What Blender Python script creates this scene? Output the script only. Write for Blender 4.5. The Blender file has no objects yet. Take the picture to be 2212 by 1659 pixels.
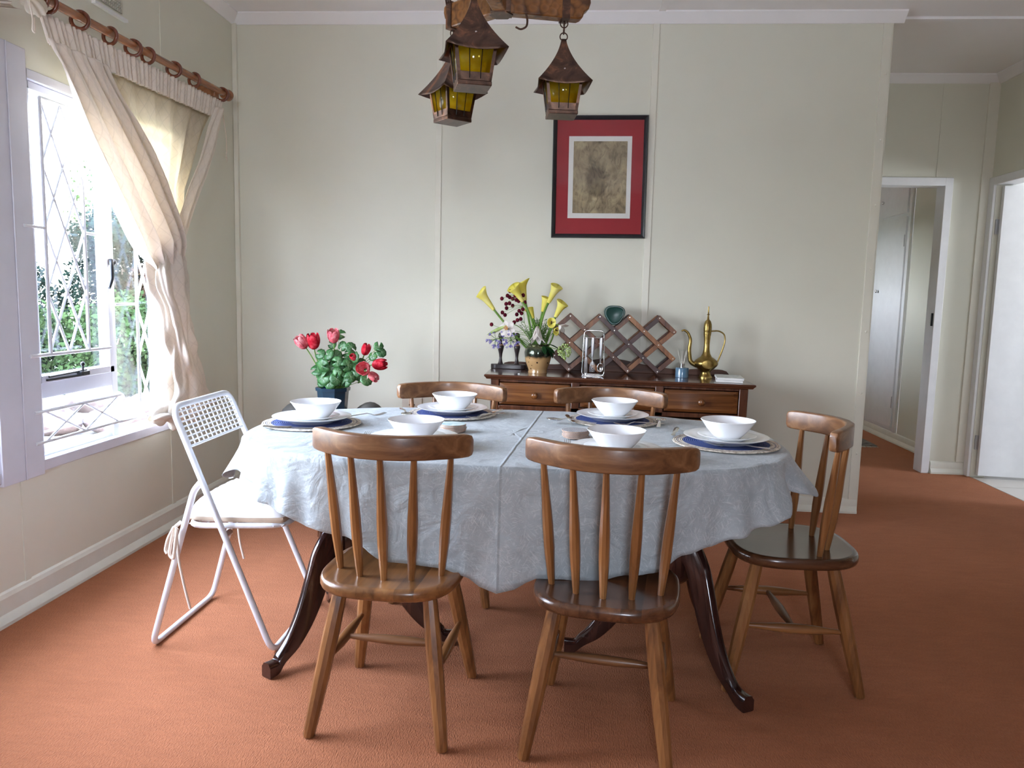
import bpy, math, random
from math import sin, cos, pi, radians as rad
from mathutils import Vector, Matrix, Quaternion

random.seed(7)
SC = bpy.context.scene
COL = SC.collection

# ------------------------------------------------------------------ camera
cam_d = bpy.data.cameras.new('camera')
cam_d.sensor_fit = 'HORIZONTAL'; cam_d.sensor_width = 36.0
cam_d.lens = 1662.76 / 2212 * 36.0
cam_d.clip_start = 0.05; cam_d.clip_end = 300
cam = bpy.data.objects.new('camera', cam_d); COL.objects.link(cam)
_r = Vector((0.9968501, 0.0758249, 0.0232470))
_d = Vector((0.0317987, -0.1136020, -0.9930173))
_f = Vector((-0.0726545, 0.9906287, -0.1156553))
cam.matrix_world = Matrix(((_r.x, -_d.x, -_f.x, 0.0), (_r.y, -_d.y, -_f.y, 0.0),
                           (_r.z, -_d.z, -_f.z, 1.2135), (0, 0, 0, 1)))
SC.camera = cam

# ------------------------------------------------------------------ view + world
SC.view_settings.view_transform = 'Standard'
SC.view_settings.look = 'None'
SC.view_settings.gamma = 1.0
SC.view_settings.use_curve_mapping = False
SC.view_settings.exposure = 1.35
SC.cycles.use_denoising = True
SC.cycles.max_bounces = 10
SC.cycles.diffuse_bounces = 6
SC.cycles.glossy_bounces = 4
SC.cycles.transmission_bounces = 6
SC.cycles.transparent_max_bounces = 16
SC.cycles.sample_clamp_indirect = 6.0
SC.cycles.caustics_reflective = False
SC.cycles.caustics_refractive = False

world = bpy.data.worlds.new('overcast_sky'); SC.world = world
world.use_nodes = True
wn = world.node_tree.nodes; wl = world.node_tree.links
wn.clear()
wo = wn.new('ShaderNodeOutputWorld'); bg = wn.new('ShaderNodeBackground')
tc = wn.new('ShaderNodeTexCoord'); sx = wn.new('ShaderNodeSeparateXYZ')
cr = wn.new('ShaderNodeValToRGB')
wl.new(tc.outputs['Generated'], sx.inputs[0]); wl.new(sx.outputs['Z'], cr.inputs[0])
cr.color_ramp.elements[0].position = 0.0; cr.color_ramp.elements[0].color = (0.86, 0.92, 1.0, 1)
cr.color_ramp.elements[1].position = 0.7; cr.color_ramp.elements[1].color = (0.55, 0.70, 1.0, 1)
wl.new(cr.outputs[0], bg.inputs['Color']); bg.inputs['Strength'].default_value = 17.0
wl.new(bg.outputs[0], wo.inputs[0])

def portal(name, loc, rot, sx_, sy_):
    d = bpy.data.lights.new(name, 'AREA'); d.shape = 'RECTANGLE'; d.size = sx_; d.size_y = sy_
    d.cycles.is_portal = True
    o = bpy.data.objects.new(name, d); o.location = loc; o.rotation_euler = rot
    COL.objects.link(o)
XL = -1.99            # inner face of the window wall
YB = 4.50             # back wall
CH = 2.77             # ceiling
for y0, y1 in ((1.3, 2.52), (2.72, 3.75)):
    portal('daylight_opening', (XL - 0.16, (y0 + y1) / 2, 1.25), (0, -pi / 2, 0), 1.5, y1 - y0)
portal('daylight_opening', (0.3, -3.14, 1.6), (pi / 2, 0, 0), .8, 1.0)  # portal for the opening added behind the viewer as fill
portal('daylight_opening', (1.0 - 0.02, 7.2, 1.5), (0, -pi / 2, 0), .7, .4)
portal('daylight_opening', (5.62, 4.3, 1.5), (0, pi / 2, 0), .8, .8)

# ------------------------------------------------------------------ materials
MATS = {}
def newmat(name):
    m = bpy.data.materials.new(name); m.use_nodes = True
    nt = m.node_tree; b = nt.nodes['Principled BSDF']
    return m, nt, nt.nodes, nt.links, b
def coords(nt, scale=(1, 1, 1), rot=(0, 0, 0), kind='Object'):
    t = nt.nodes.new('ShaderNodeTexCoord'); mp = nt.nodes.new('ShaderNodeMapping')
    mp.inputs['Scale'].default_value = scale; mp.inputs['Rotation'].default_value = rot
    nt.links.new(t.outputs[kind], mp.inputs[0]); return mp.outputs[0]
def noise(nt, vec, scale, detail=4, rough=0.55, dist=0):
    n = nt.nodes.new('ShaderNodeTexNoise'); n.inputs['Scale'].default_value = scale
    n.inputs['Detail'].default_value = detail; n.inputs['Roughness'].default_value = rough
    n.inputs['Distortion'].default_value = dist
    nt.links.new(vec, n.inputs['Vector']); return n.outputs['Fac']
def ramp(nt, fac, stops):
    r = nt.nodes.new('ShaderNodeValToRGB'); e = r.color_ramp.elements
    while len(e) < len(stops): e.new(0.5)
    for k, (p, c) in enumerate(stops): e[k].position = p; e[k].color = (*c, 1)
    nt.links.new(fac, r.inputs[0]); return r.outputs[0]
def bump(nt, h, b, strength=0.2, dist=0.005):
    n = nt.nodes.new('ShaderNodeBump'); n.inputs['Strength'].default_value = strength
    n.inputs['Distance'].default_value = dist
    nt.links.new(h, n.inputs['Height']); nt.links.new(n.outputs[0], b.inputs['Normal']); return n
def mix(nt, fac, a, b_, mode='MIX'):
    m = nt.nodes.new('ShaderNodeMix'); m.data_type = 'RGBA'; m.blend_type = mode
    if isinstance(fac, float): m.inputs['Factor'].default_value = fac
    else: nt.links.new(fac, m.inputs['Factor'])
    for s, v in (('A', a), ('B', b_)):
        sock = [i for i in m.inputs if i.name == s and i.type == 'RGBA'][0]
        if isinstance(v, tuple): sock.default_value = (*v, 1)
        else: nt.links.new(v, sock)
    return [o for o in m.outputs if o.type == 'RGBA'][0]
def math_n(nt, op, a, b_=None):
    m = nt.nodes.new('ShaderNodeMath'); m.operation = op
    for k, v in enumerate((a, b_)):
        if v is None: continue
        if isinstance(v, (int, float)): m.inputs[k].default_value = v
        else: nt.links.new(v, m.inputs[k])
    return m.outputs[0]

def plain(name, c, rough=0.5, metal=0.0, var=0.06, nscale=12, bmp=0.0, bscale=60, coat=0.0, bdist=0.002, spec=None):
    if name in MATS: return MATS[name]
    m, nt, N, L, b = newmat(name)
    v = coords(nt)
    f = noise(nt, v, nscale, 3)
    lo = tuple(max(0, x * (1 - var)) for x in c); hi = tuple(min(1, x * (1 + var)) for x in c)
    L.new(ramp(nt, f, ((0.3, lo), (0.7, hi))), b.inputs['Base Color'])
    b.inputs['Roughness'].default_value = rough; b.inputs['Metallic'].default_value = metal
    if coat: b.inputs['Coat Weight'].default_value = coat; b.inputs['Coat Roughness'].default_value = 0.1
    if spec is not None: b.inputs['Specular IOR Level'].default_value = spec
    if bmp: bump(nt, noise(nt, v, bscale, 4), b, bmp, bdist)
    MATS[name] = m; return m
def wood(name, dark, mid, light, axis='z', rough=0.28, coat=0.25, planks=0.0, gscale=1.0, plank_axis=0):
    if name in MATS: return MATS[name]
    m, nt, N, L, b = newmat(name)
    s = {'x': (1.6, 26, 26), 'y': (26, 1.6, 26), 'z': (26, 26, 1.6)}[axis]
    v = coords(nt, tuple(k * gscale for k in s))
    if planks:
        t = N.new('ShaderNodeTexCoord'); se = N.new('ShaderNodeSeparateXYZ'); L.new(t.outputs['Object'], se.inputs[0])
        cell = math_n(nt, 'FLOOR', math_n(nt, 'DIVIDE', se.outputs[plank_axis], planks))
        wnz = N.new('ShaderNodeTexWhiteNoise'); wnz.noise_dimensions = '1D'; L.new(cell, wnz.inputs['W'])
        add = N.new('ShaderNodeVectorMath'); add.operation = 'ADD'
        L.new(v, add.inputs[0]); L.new(wnz.outputs['Color'], add.inputs[1])
        sc = N.new('ShaderNodeVectorMath'); sc.operation = 'MULTIPLY_ADD'
        L.new(wnz.outputs['Color'], sc.inputs[0]); sc.inputs[1].default_value = (9, 9, 9); L.new(v, sc.inputs[2])
        v = sc.outputs[0]
    f = noise(nt, v, 1.0, 6, 0.6, 0.8)
    c = ramp(nt, f, ((0.28, dark), (0.5, mid), (0.74, light)))
    if planks:
        c = mix(nt, 0.75, c, ramp(nt, wnz.outputs['Value'], ((0.0, (0.45, 0.42, 0.40)), (0.5, (0.85, 0.82, 0.80)), (1.0, (1.25, 1.15, 1.05)))), 'MULTIPLY')
    L.new(c, b.inputs['Base Color'])
    b.inputs['Roughness'].default_value = rough
    b.inputs['Coat Weight'].default_value = coat; b.inputs['Coat Roughness'].default_value = 0.12
    bump(nt, f, b, 0.08, 0.001)
    MATS[name] = m; return m

M_WALL = plain('painted_wallboard', (0.69, 0.68, 0.575), 0.42, var=0.025, nscale=2.5, bmp=0.12, bscale=190, bdist=0.001)
M_STRIP = plain('painted_cover_strip', (0.72, 0.70, 0.60), 0.35, var=0.02)
M_CEIL = plain('ceiling_board', (0.87, 0.86, 0.86), 0.6, var=0.015, nscale=3, bmp=0.05, bscale=120)
M_WHITE = plain('white_gloss_paint', (0.78, 0.78, 0.78), 0.3, var=0.03)
M_FRAME = plain('window_frame_paint', (0.62, 0.62, 0.68), 0.3, var=0.04, nscale=6)
M_BAR = plain('painted_burglar_bar', (0.66, 0.67, 0.70), 0.35, var=0.05, nscale=20)
M_SKIRT = plain('skirting_paint', (0.73, 0.72, 0.63), 0.3, var=0.03)
ORG = dict(dark=(0.095, 0.034, 0.011), mid=(0.24, 0.098, 0.031), light=(0.37, 0.17, 0.06))
M_CH_Z = wood('chair_wood_upright', axis='z', **ORG)
M_CH_X = wood('chair_wood_rail', dark=(0.085, 0.034, 0.014), mid=(0.18, 0.078, 0.031), light=(0.31, 0.16, 0.072), axis='x', rough=0.36, coat=0.12)
M_CH_Y = wood('chair_wood_stretcher', axis='y', **ORG)
M_SEAT = wood('chair_wood_seat', dark=(0.10, 0.04, 0.014), mid=(0.24, 0.105, 0.036), light=(0.38, 0.18, 0.065), axis='y', planks=0.052, rough=0.3, coat=0.25)
M_MAHOG = wood('dark_mahogany', dark=(0.012, 0.005, 0.004), mid=(0.03, 0.010, 0.008), light=(0.06, 0.02, 0.013), axis='z', rough=0.16, coat=0.6)
M_SB_X = wood('sideboard_wood', dark=(0.045, 0.015, 0.007), mid=(0.13, 0.045, 0.017), light=(0.24, 0.09, 0.032), axis='x', rough=0.22, coat=0.4)
M_SB_DR = wood('sideboard_drawer_wood', dark=(0.045, 0.015, 0.005), mid=(0.14, 0.05, 0.014), light=(0.25, 0.10, 0.028), axis='x', rough=0.25, coat=0.3)
M_SB_TOP = wood('sideboard_top_wood', dark=(0.035, 0.013, 0.008), mid=(0.09, 0.033, 0.017), light=(0.15, 0.06, 0.03), axis='x', rough=0.14, coat=0.5, gscale=0.7)
M_SB_GAL = wood('sideboard_gallery_wood', dark=(0.03, 0.011, 0.007), mid=(0.075, 0.028, 0.015), light=(0.13, 0.05, 0.026), axis='x', rough=0.55, coat=0.0)
M_SB_Z = wood('sideboard_upright_wood', dark=(0.035, 0.012, 0.007), mid=(0.085, 0.03, 0.013), light=(0.14, 0.05, 0.022), axis='z', rough=0.25, coat=0.3)
M_ROD = wood('curtain_pole_wood', dark=(0.16, 0.05, 0.018), mid=(0.30, 0.11, 0.04), light=(0.42, 0.18, 0.07), axis='y', rough=0.25)
M_RING = wood('curtain_ring_wood', dark=(0.09, 0.025, 0.012), mid=(0.18, 0.055, 0.028), light=(0.26, 0.09, 0.045), axis='z', rough=0.25)
M_RACK_A = wood('rack_slat_wood', dark=(0.045, 0.015, 0.009), mid=(0.13, 0.048, 0.024), light=(0.24, 0.10, 0.045), axis='z', rough=0.4, coat=0.05)
M_RACK_B = wood('rack_slat_wood_warm', dark=(0.09, 0.03, 0.012), mid=(0.22, 0.085, 0.03), light=(0.34, 0.15, 0.055), axis='z', rough=0.4, coat=0.05)
M_RACK_C = wood('rack_slat_wood_dark', dark=(0.02, 0.008, 0.008), mid=(0.05, 0.018, 0.015), light=(0.09, 0.035, 0.026), axis='z', rough=0.4, coat=0.05)
M_CHROME = plain('polished_steel', (0.72, 0.73, 0.75), 0.14, 1.0, var=0.03)
M_STEEL = plain('brushed_steel', (0.5, 0.5, 0.52), 0.3, 1.0, var=0.05)
M_BLACKM = plain('black_iron', (0.02, 0.02, 0.022), 0.4, 0.6, var=0.2)
M_PORC = plain('white_porcelain', (0.86, 0.87, 0.88), 0.12, var=0.01, coat=0.3)
M_TUBE = plain('white_powder_coated_steel', (0.74, 0.75, 0.78), 0.3, var=0.04, nscale=20)
M_CUSH = plain('white_cotton_cushion', (0.86, 0.83, 0.82), 0.85, var=0.02, bmp=0.3, bscale=40, bdist=0.004)
M_CUSHSIDE = plain('beige_cushion_band', (0.50, 0.39, 0.29), 0.85, var=0.12, nscale=20)
M_TIE = plain('cotton_tie', (0.70, 0.60, 0.50), 0.85, var=0.05)

def carpet():
    m, nt, N, L, b = newmat('rust_carpet')
    v = coords(nt); vs = coords(nt, (420, 420, 1))
    big = noise(nt, v, 1.3, 4); fine = noise(nt, vs, 1.0, 2); rib = noise(nt, coords(nt, (260, 95, 1)), 1.0, 2)
    med = noise(nt, coords(nt, (9, 34, 1)), 1.0, 3)
    c = ramp(nt, big, ((0.3, (0.335, 0.112, 0.044)), (0.7, (0.40, 0.140, 0.058))))
    c = mix(nt, 0.4, c, ramp(nt, fine, ((0.3, (0.62, 0.60, 0.60)), (0.7, (1.25, 1.25, 1.25)))), 'MULTIPLY')
    c = mix(nt, 0.35, c, ramp(nt, med, ((0.3, (0.8, 0.8, 0.8)), (0.7, (1.12, 1.12, 1.12)))), 'MULTIPLY')
    c = mix(nt, 0.3, c, ramp(nt, rib, ((0.35, (0.62, 0.60, 0.58)), (0.65, (1.22, 1.22, 1.22)))), 'MULTIPLY')
    L.new(c, b.inputs['Base Color']); b.inputs['Roughness'].default_value = 0.95
    b.inputs['Specular IOR Level'].default_value = 0.15
    b.inputs['Sheen Weight'].default_value = 0.12; b.inputs['Sheen Tint'].default_value = (1, 0.7, 0.55, 1)
    bump(nt, rib, b, 0.7, 0.006)
    return m
M_CARPET = carpet()

def cloth_mat():
    m, nt, N, L, b = newmat('scratch_print_tablecloth')
    tot = None
    for k, (ang, sc_, dens) in enumerate(((0.5, 34, 0.50), (-0.75, 30, 0.50), (1.25, 38, 0.5), (0.05, 32, 0.52), (-1.2, 44, 0.52))):
        v0 = coords(nt, (1, 1, 1), (0, 0, ang), 'UV')
        mp = N.new('ShaderNodeMapping'); mp.inputs['Scale'].default_value = (sc_ * 7.5, sc_ * 0.75, 1)
        mp.inputs['Location'].default_value = (k * 3.1, k * 7.7, 0)
        L.new(v0, mp.inputs[0])
        f = noise(nt, mp.outputs[0], 1.0, 2.5, 0.6, 0.15)
        line = ramp(nt, f, ((0.56, (0, 0, 0)), (0.64, (1, 1, 1))))
        msk = ramp(nt, noise(nt, v0, 17 + k * 4, 2), ((dens - .03, (0, 0, 0)), (dens + 0.05, (1, 1, 1))))
        r = mix(nt, 1.0, line, msk, 'MULTIPLY')
        tot = r if tot is None else mix(nt, 1.0, tot, r, 'LIGHTEN')
    base = ramp(nt, noise(nt, coords(nt, (1, 1, 1), (0, 0, 0), 'UV'), 14, 4), ((0.35, (0.335, 0.375, 0.395)), (0.65, (0.395, 0.435, 0.455))))
    c = mix(nt, math_n(nt, 'MULTIPLY', tot, 0.5), base, (0.60, 0.64, 0.64))
    L.new(c, b.inputs['Base Color']); b.inputs['Roughness'].default_value = 0.6
    b.inputs['Specular IOR Level'].default_value = 0.5
    b.inputs['Sheen Weight'].default_value = 0.15
    wr = noise(nt, coords(nt, (8, 8, 1), (0, 0, 0.1), 'UV'), 1.0, 4, 0.5, 1.2)
    uvn = N.new('ShaderNodeTexCoord'); se = N.new('ShaderNodeSeparateXYZ'); L.new(uvn.outputs['UV'], se.inputs[0])
    lx = math_n(nt, 'MULTIPLY', math_n(nt, 'MAXIMUM', math_n(nt, 'ADD', se.outputs[1], .53), 0.0), .075)
    dd = math_n(nt, 'ABSOLUTE', math_n(nt, 'SUBTRACT', se.outputs[0], lx))
    dd = math_n(nt, 'ADD', dd, math_n(nt, 'MULTIPLY', noise(nt, coords(nt, (1, 1, 1), (0, 0, 0), 'UV'), 9, 2), .004))
    cre = math_n(nt, 'SUBTRACT', 1.0, math_n(nt, 'MINIMUM', math_n(nt, 'DIVIDE', dd, .0085), 1.0))
    wr2 = noise(nt, coords(nt, (3, 26, 1), (0, 0, -.25), 'UV'), 1.0, 3, .5, 2.0)
    hh_ = math_n(nt, 'ADD', math_n(nt, 'ADD', wr, math_n(nt, 'MULTIPLY', wr2, .15)), math_n(nt, 'MULTIPLY', cre, .42))
    bump(nt, hh_, b, 0.6, 0.020)
    return m
M_CLOTH = cloth_mat()

def curtain_mat(name, col, transl=0.45, pattern=True):
    m, nt, N, L, b = newmat(name)
    N.remove(b); out = [n for n in N if n.type == 'OUTPUT_MATERIAL'][0]
    d = N.new('ShaderNodeBsdfDiffuse'); t = N.new('ShaderNodeBsdfTranslucent'); mx = N.new('ShaderNodeMixShader')
    c = ramp(nt, noise(nt, coords(nt, (60, 60, 60)), 1.0, 2), ((0.3, tuple(k * 0.95 for k in col)), (0.7, col)))
    if pattern:
        tot = None
        for a in (0.62, -0.62):
            v = coords(nt, (1, 1, 1), (0, 0, a), 'UV')
            se = N.new('ShaderNodeSeparateXYZ'); L.new(v, se.inputs[0])
            fr = math_n(nt, 'FRACT', math_n(nt, 'MULTIPLY', se.outputs[0], 21.0))
            ln = math_n(nt, 'LESS_THAN', fr, 0.07)
            tot = ln if tot is None else math_n(nt, 'MAXIMUM', tot, ln)
        c = mix(nt, math_n(nt, 'MULTIPLY', tot, 0.22), c, tuple(k * 0.62 for k in col))
    L.new(c, d.inputs[0]); L.new(c, t.inputs[0])
    mx.inputs[0].default_value = transl
    L.new(d.outputs[0], mx.inputs[1]); L.new(t.outputs[0], mx.inputs[2]); L.new(mx.outputs[0], out.inputs[0])
    return m
M_CURT = curtain_mat('cream_lattice_curtain', (0.90, 0.83, 0.74), 0.28)
M_CURT2 = curtain_mat('cream_curtain_lining', (0.86, 0.79, 0.66), 0.45)

def glass_mat(name, tint=(1, 1, 1), gl=0.06):
    m, nt, N, L, b = newmat(name)
    N.remove(b); out = [n for n in N if n.type == 'OUTPUT_MATERIAL'][0]
    t = N.new('ShaderNodeBsdfTransparent'); g = N.new('ShaderNodeBsdfGlossy'); mx = N.new('ShaderNodeMixShader')
    t.inputs[0].default_value = (*tint, 1); g.inputs['Roughness'].default_value = 0.02
    lw = N.new('ShaderNodeLayerWeight'); lw.inputs['Blend'].default_value = 0.5
    L.new(math_n(nt, 'ADD', math_n(nt, 'MULTIPLY', math_n(nt, 'POWER', lw.outputs['Facing'], 5.0), 0.8 * gl / .06 if gl < .06 else 0.8), 0.03 if gl <= .06 else 0.008), mx.inputs[0]); L.new(t.outputs[0], mx.inputs[1]); L.new(g.outputs[0], mx.inputs[2]); L.new(mx.outputs[0], out.inputs[0])
    return m
M_GLASS = glass_mat('window_glass')

def leaf_mat(name, c1, c2, c3, transl=0.35, scale=3):
    m, nt, N, L, b = newmat(name)
    N.remove(b); out = [n for n in N if n.type == 'OUTPUT_MATERIAL'][0]
    d = N.new('ShaderNodeBsdfDiffuse'); t = N.new('ShaderNodeBsdfTranslucent'); mx = N.new('ShaderNodeMixShader')
    c = ramp(nt, noise(nt, coords(nt), scale, 4), ((0.3, c1), (0.5, c2), (0.7, c3)))
    L.new(c, d.inputs[0]); L.new(c, t.inputs[0]); mx.inputs[0].default_value = transl
    L.new(d.outputs[0], mx.inputs[1]); L.new(t.outputs[0], mx.inputs[2]); L.new(mx.outputs[0], out.inputs[0])
    return m

# ------------------------------------------------------------------ mesh collector
class MB:
    def __init__(s): s.v = []; s.f = []; s.uv = None
    def add(s, vs, fs):
        o = len(s.v); s.v += [tuple(v) for v in vs]; s.f += [tuple(i + o for i in f) for f in fs]; return s
    def box(s, x0, x1, y0, y1, z0, z1):
        return s.add([(x, y, z) for x in (x0, x1) for y in (y0, y1) for z in (z0, z1)],
                     [(0, 1, 3, 2), (4, 6, 7, 5), (0, 4, 5, 1), (2, 3, 7, 6), (0, 2, 6, 4), (1, 5, 7, 3)])
    def rings(s, rr, cap=True, closed=False):
        n = len(rr[0]); vs = [p for r in rr for p in r]; fs = []
        m = len(rr)
        for i in range(m if closed else m - 1):
            a = i * n; b = ((i + 1) % m) * n
            for j in range(n):
                k = (j + 1) % n; fs.append((a + j, a + k, b + k, b + j))
        if cap and not closed:
            fs.append(tuple(range(n - 1, -1, -1))); fs.append(tuple((m - 1) * n + j for j in range(n)))
        return s.add(vs, fs)
    def tube(s, pts, r, n=10, closed=False, cap=True):
        P = [Vector(p) for p in pts]; m = len(P)
        R = r if isinstance(r, (list, tuple)) else [r] * m
        T = []
        for i in range(m):
            if closed: t = P[(i + 1) % m] - P[i - 1]
            else: t = P[min(i + 1, m - 1)] - P[max(i - 1, 0)]
            T.append(t.normalized() if t.length > 1e-9 else Vector((0, 0, 1)))
        up = Vector((0, 0, 1)) if abs(T[0].z) < 0.9 else Vector((1, 0, 0))
        u = T[0].cross(up).normalized(); rr = []
        for i in range(m):
            if i:
                q = T[i - 1].rotation_difference(T[i]); u = q @ u
                u = (u - T[i] * u.dot(T[i])).normalized()
            w = T[i].cross(u)
            rr.append([P[i] + (u * cos(2 * pi * k / n) + w * sin(2 * pi * k / n)) * R[i] for k in range(n)])
        return s.rings(rr, cap, closed)
    def lathe(s, prof, n=32, c=(0, 0, 0), cap=True):
        return s.rings([[(c[0] + r * cos(2 * pi * k / n), c[1] + r * sin(2 * pi * k / n), c[2] + z) for k in range(n)] for r, z in prof], cap)
    def sphere(s, c, r, n=12, m=8, sc=(1, 1, 1)):
        rr = []
        for i in range(1, m):
            a = pi * i / m
            rr.append([(c[0] + r * sc[0] * sin(a) * cos(2 * pi * k / n), c[1] + r * sc[1] * sin(a) * sin(2 * pi * k / n), c[2] - r * sc[2] * cos(a)) for k in range(n)])
        o = len(s.v); s.rings(rr, False)
        s.v.append((c[0], c[1], c[2] - r * sc[2])); s.v.append((c[0], c[1], c[2] + r * sc[2]))
        b = len(s.v) - 2
        for k in range(n):
            s.f.append((b, o + (k + 1) % n, o + k)); s.f.append((b + 1, o + (m - 2) * n + k, o + (m - 2) * n + (k + 1) % n))
        return s
    def torus(s, c, R, r, axis='z', n=28, m=10, sq=1.0):
        pts = []
        for k in range(n):
            a = 2 * pi * k / n; u, w = R * cos(a), R * sin(a) * sq
            d = {'z': (u, w, 0), 'x': (0, u, w), 'y': (u, 0, w)}[axis]
            pts.append((c[0] + d[0], c[1] + d[1], c[2] + d[2]))
        return s.tube(pts, r, m, closed=True)
    def extrude(s, poly, a, b, axis='z'):
        f = {'z': lambda p, h: (p[0], p[1], h), 'y': lambda p, h: (p[0], h, p[1]), 'x': lambda p, h: (h, p[0], p[1])}[axis]
        return s.rings([[f(p, a) for p in poly], [f(p, b) for p in poly]])
    def grid(s, rows, closed=False):
        n = len(rows[0]); fs = []
        for i in range(len(rows) - 1):
            for j in range(n if closed else n - 1):
                k = (j + 1) % n
                fs.append((i * n + j, i * n + k, (i + 1) * n + k, (i + 1) * n + j))
        return s.add([p for r in rows for p in r], fs)
    def xf(s, M, start=0):
        for i in range(start, len(s.v)): s.v[i] = tuple(M @ Vector(s.v[i]))
        return s
    def build(s, name, mat, parent=None, ang=38, bevel=0.0, loc=None, solid=0.0, flip=False, uv=None, sub=0):
        me = bpy.data.meshes.new(name); me.from_pydata(s.v, [], s.f); me.validate()
        if uv is not None:
            ul = me.uv_layers.new(name='UVMap')
            for l in me.loops: ul.data[l.index].uv = uv[l.vertex_index]
        me.shade_smooth()
        if ang < 180: me.set_sharp_from_angle(angle=rad(ang))
        me.materials.append(mat)
        o = bpy.data.objects.new(name, me); COL.objects.link(o)
        if loc: o.location = loc
        if parent: o.parent = parent
        if solid:
            md = o.modifiers.new('thickness', 'SOLIDIFY'); md.thickness = solid; md.offset = 0
        if bevel:
            md = o.modifiers.new('rounded_edges', 'BEVEL'); md.width = bevel; md.segments = 2; md.limit_method = 'ANGLE'; md.angle_limit = rad(40)
        if sub:
            md = o.modifiers.new('smoothing', 'SUBSURF'); md.levels = sub; md.render_levels = sub
        return o

def tag(o, label=None, cat=None, group=None, kind=None):
    if label: o['label'] = label
    if cat: o['category'] = cat
    if group: o['group'] = group
    if kind: o['kind'] = kind
    return o
def thing(name, label, cat, loc=(0, 0, 0), rz=0, group=None, rot=None):
    o = bpy.data.objects.new(name, None); COL.objects.link(o); o.empty_display_size = 0.1
    o.location = loc; o.rotation_euler = rot if rot else (0, 0, rz)
    return tag(o, label, cat, group)
def kids(o): return [c for c in COL.objects if c.parent == o]
def dup(root, loc, rz, label):
    r = root.copy(); COL.objects.link(r); r.location = loc; r.rotation_euler = (0, 0, rz); r['label'] = label
    for ch in kids(root):
        c = ch.copy(); COL.objects.link(c); c.parent = r
        for g in kids(ch):
            d = g.copy(); COL.objects.link(d); d.parent = c
    return r
def struct(name, mb, mat, label, parent=None, **k):
    o = mb.build(name, mat, parent, **k)
    tag(o, label, None if parent else name.split('_')[0], None, 'structure')
    if not parent: o['category'] = name.split('_')[0]
    return o
def lerp(a, b, t): return a + (b - a) * t
def interp(tab, x):
    if x <= tab[0][0]: return tab[0][1]
    for (a, u), (b, w) in zip(tab, tab[1:]):
        if x <= b:
            t = (x - a) / (b - a); t = t * t * (3 - 2 * t); return u + (w - u) * t
    return tab[-1][1]

# ================================================================== THE ROOM
YF = -3.0
XR = 2.87
YH = 5.68
struct('floor', MB().box(-2.11, XR, YF - .12, 8.6, -0.08, 0.0), M_CARPET, 'rust brown carpet covering the dining room and hall', ang=30)
c = MB(); c.box(-2.11, XR + .1, YF - .12, 8.7, CH, CH + .1)
struct('ceiling', c, M_CEIL, 'white boarded ceiling')
# window wall with its openings
WOP = [(1.32, 2.52), (2.72, 3.72)]
ZS, ZT = 0.523, 1.985
w = MB(); ys = [YF - .12]
for a, b in WOP: ys += [a, b]
ys.append(YB + .12)
for k in range(0, len(ys), 2): w.box(XL - .12, XL, ys[k], ys[k + 1], 0, CH)
for a, b in WOP:
    w.box(XL - .12, XL, a, b, 0, ZS); w.box(XL - .12, XL, a, b, ZT, CH)
struct('wall_left', w, M_WALL, 'beige grey wall holding the garden windows', ang=30)
struct('wall_back', MB().box(XL, 1.685, YB, YB + .12, 0, CH), M_WALL, 'pale beige panelled wall behind the sideboard', ang=30)
w = MB(); w.box(0.8, 1.76, YH, YH + .1, 0, CH); w.box(1.76, 2.562, YH, YH + .1, 2.05, CH); w.box(2.562, XR, YH, YH + .1, 0, CH)
struct('wall_hall', w, M_WALL, 'beige hall wall with the bedroom doorway', ang=30)
struct('wall_hall_end', MB().box(0.7, 0.8, YB + .12, YH, 0, CH), M_WALL, 'wall closing the hall behind the dining room')
w = MB(); w.box(XR, XR + .1, 2.3, 4.78, 0, CH); w.box(XR, XR + .1, 4.78, 5.60, 2.05, CH); w.box(XR, XR + .1, 5.60, 6.86, 0, CH); w.box(XR, XR + .1, 7.97, 8.6, 0, CH)
struct('wall_right', w, M_WALL, 'beige wall with the kitchen doorway', ang=30)
M_UNSEEN_DARK = plain('unseen_dark_wall', (0.17, 0.12, 0.09), 0.85, var=.3, nscale=6)  # dark unseen surface, added to cut light bouncing back onto the window wall
w = MB(); w.box(XR, 7.0, 2.3, 2.4, 0, CH); w.box(7.0, 7.1, YF - .12, 2.4, 0, CH); w.box(XR, 7.1, YF - .12, YF, 0, CH)  # lounge added out of view so room light is lost in dark walls
struct('wall_added_lounge', w, M_UNSEEN_DARK, 'dark walls of an added unseen lounge, soaking up bounce light', ang=30)
struct('floor_added_lounge', MB().box(XR, 7.1, YF - .12, 2.4, -.08, 0), M_CARPET, 'rust carpet running on into the added unseen lounge')
struct('ceiling_added_lounge', MB().box(XR + .1, 7.1, YF - .12, 2.4, CH, CH + .1), M_CEIL, 'white ceiling of the added unseen lounge')
w = MB(); w.box(-2.11, -0.1, YF - .12, YF, 0, CH); w.box(0.7, XR, YF - .12, YF, 0, CH)
w.box(-0.1, 0.7, YF - .12, YF, 0, 1.1); w.box(-0.1, 0.7, YF - .12, YF, 2.1, CH)  # opening added in the unseen wall to let in fill light
struct('wall_front', w, M_UNSEEN_DARK, 'darkened unseen wall behind the viewer with an opening added for fill light', ang=30)
# bedroom beyond the doorway
w = MB(); w.box(1.0, 1.12, YH + .1, 7.0, 0, CH); w.box(1.0, 1.12, 7.4, 8.6, 0, CH); w.box(1.0, 1.12, 7.0, 7.4, 0, 1.15); w.box(1.0, 1.12, 7.0, 7.4, 1.85, CH)
struct('wall_bedroom', w, M_WALL, 'bedroom wall with a window opening')
struct('wall_bedroom_end', MB().box(1.0, XR, 8.6, 8.7, 0, CH), M_WALL, 'far wall of the bedroom')
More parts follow.
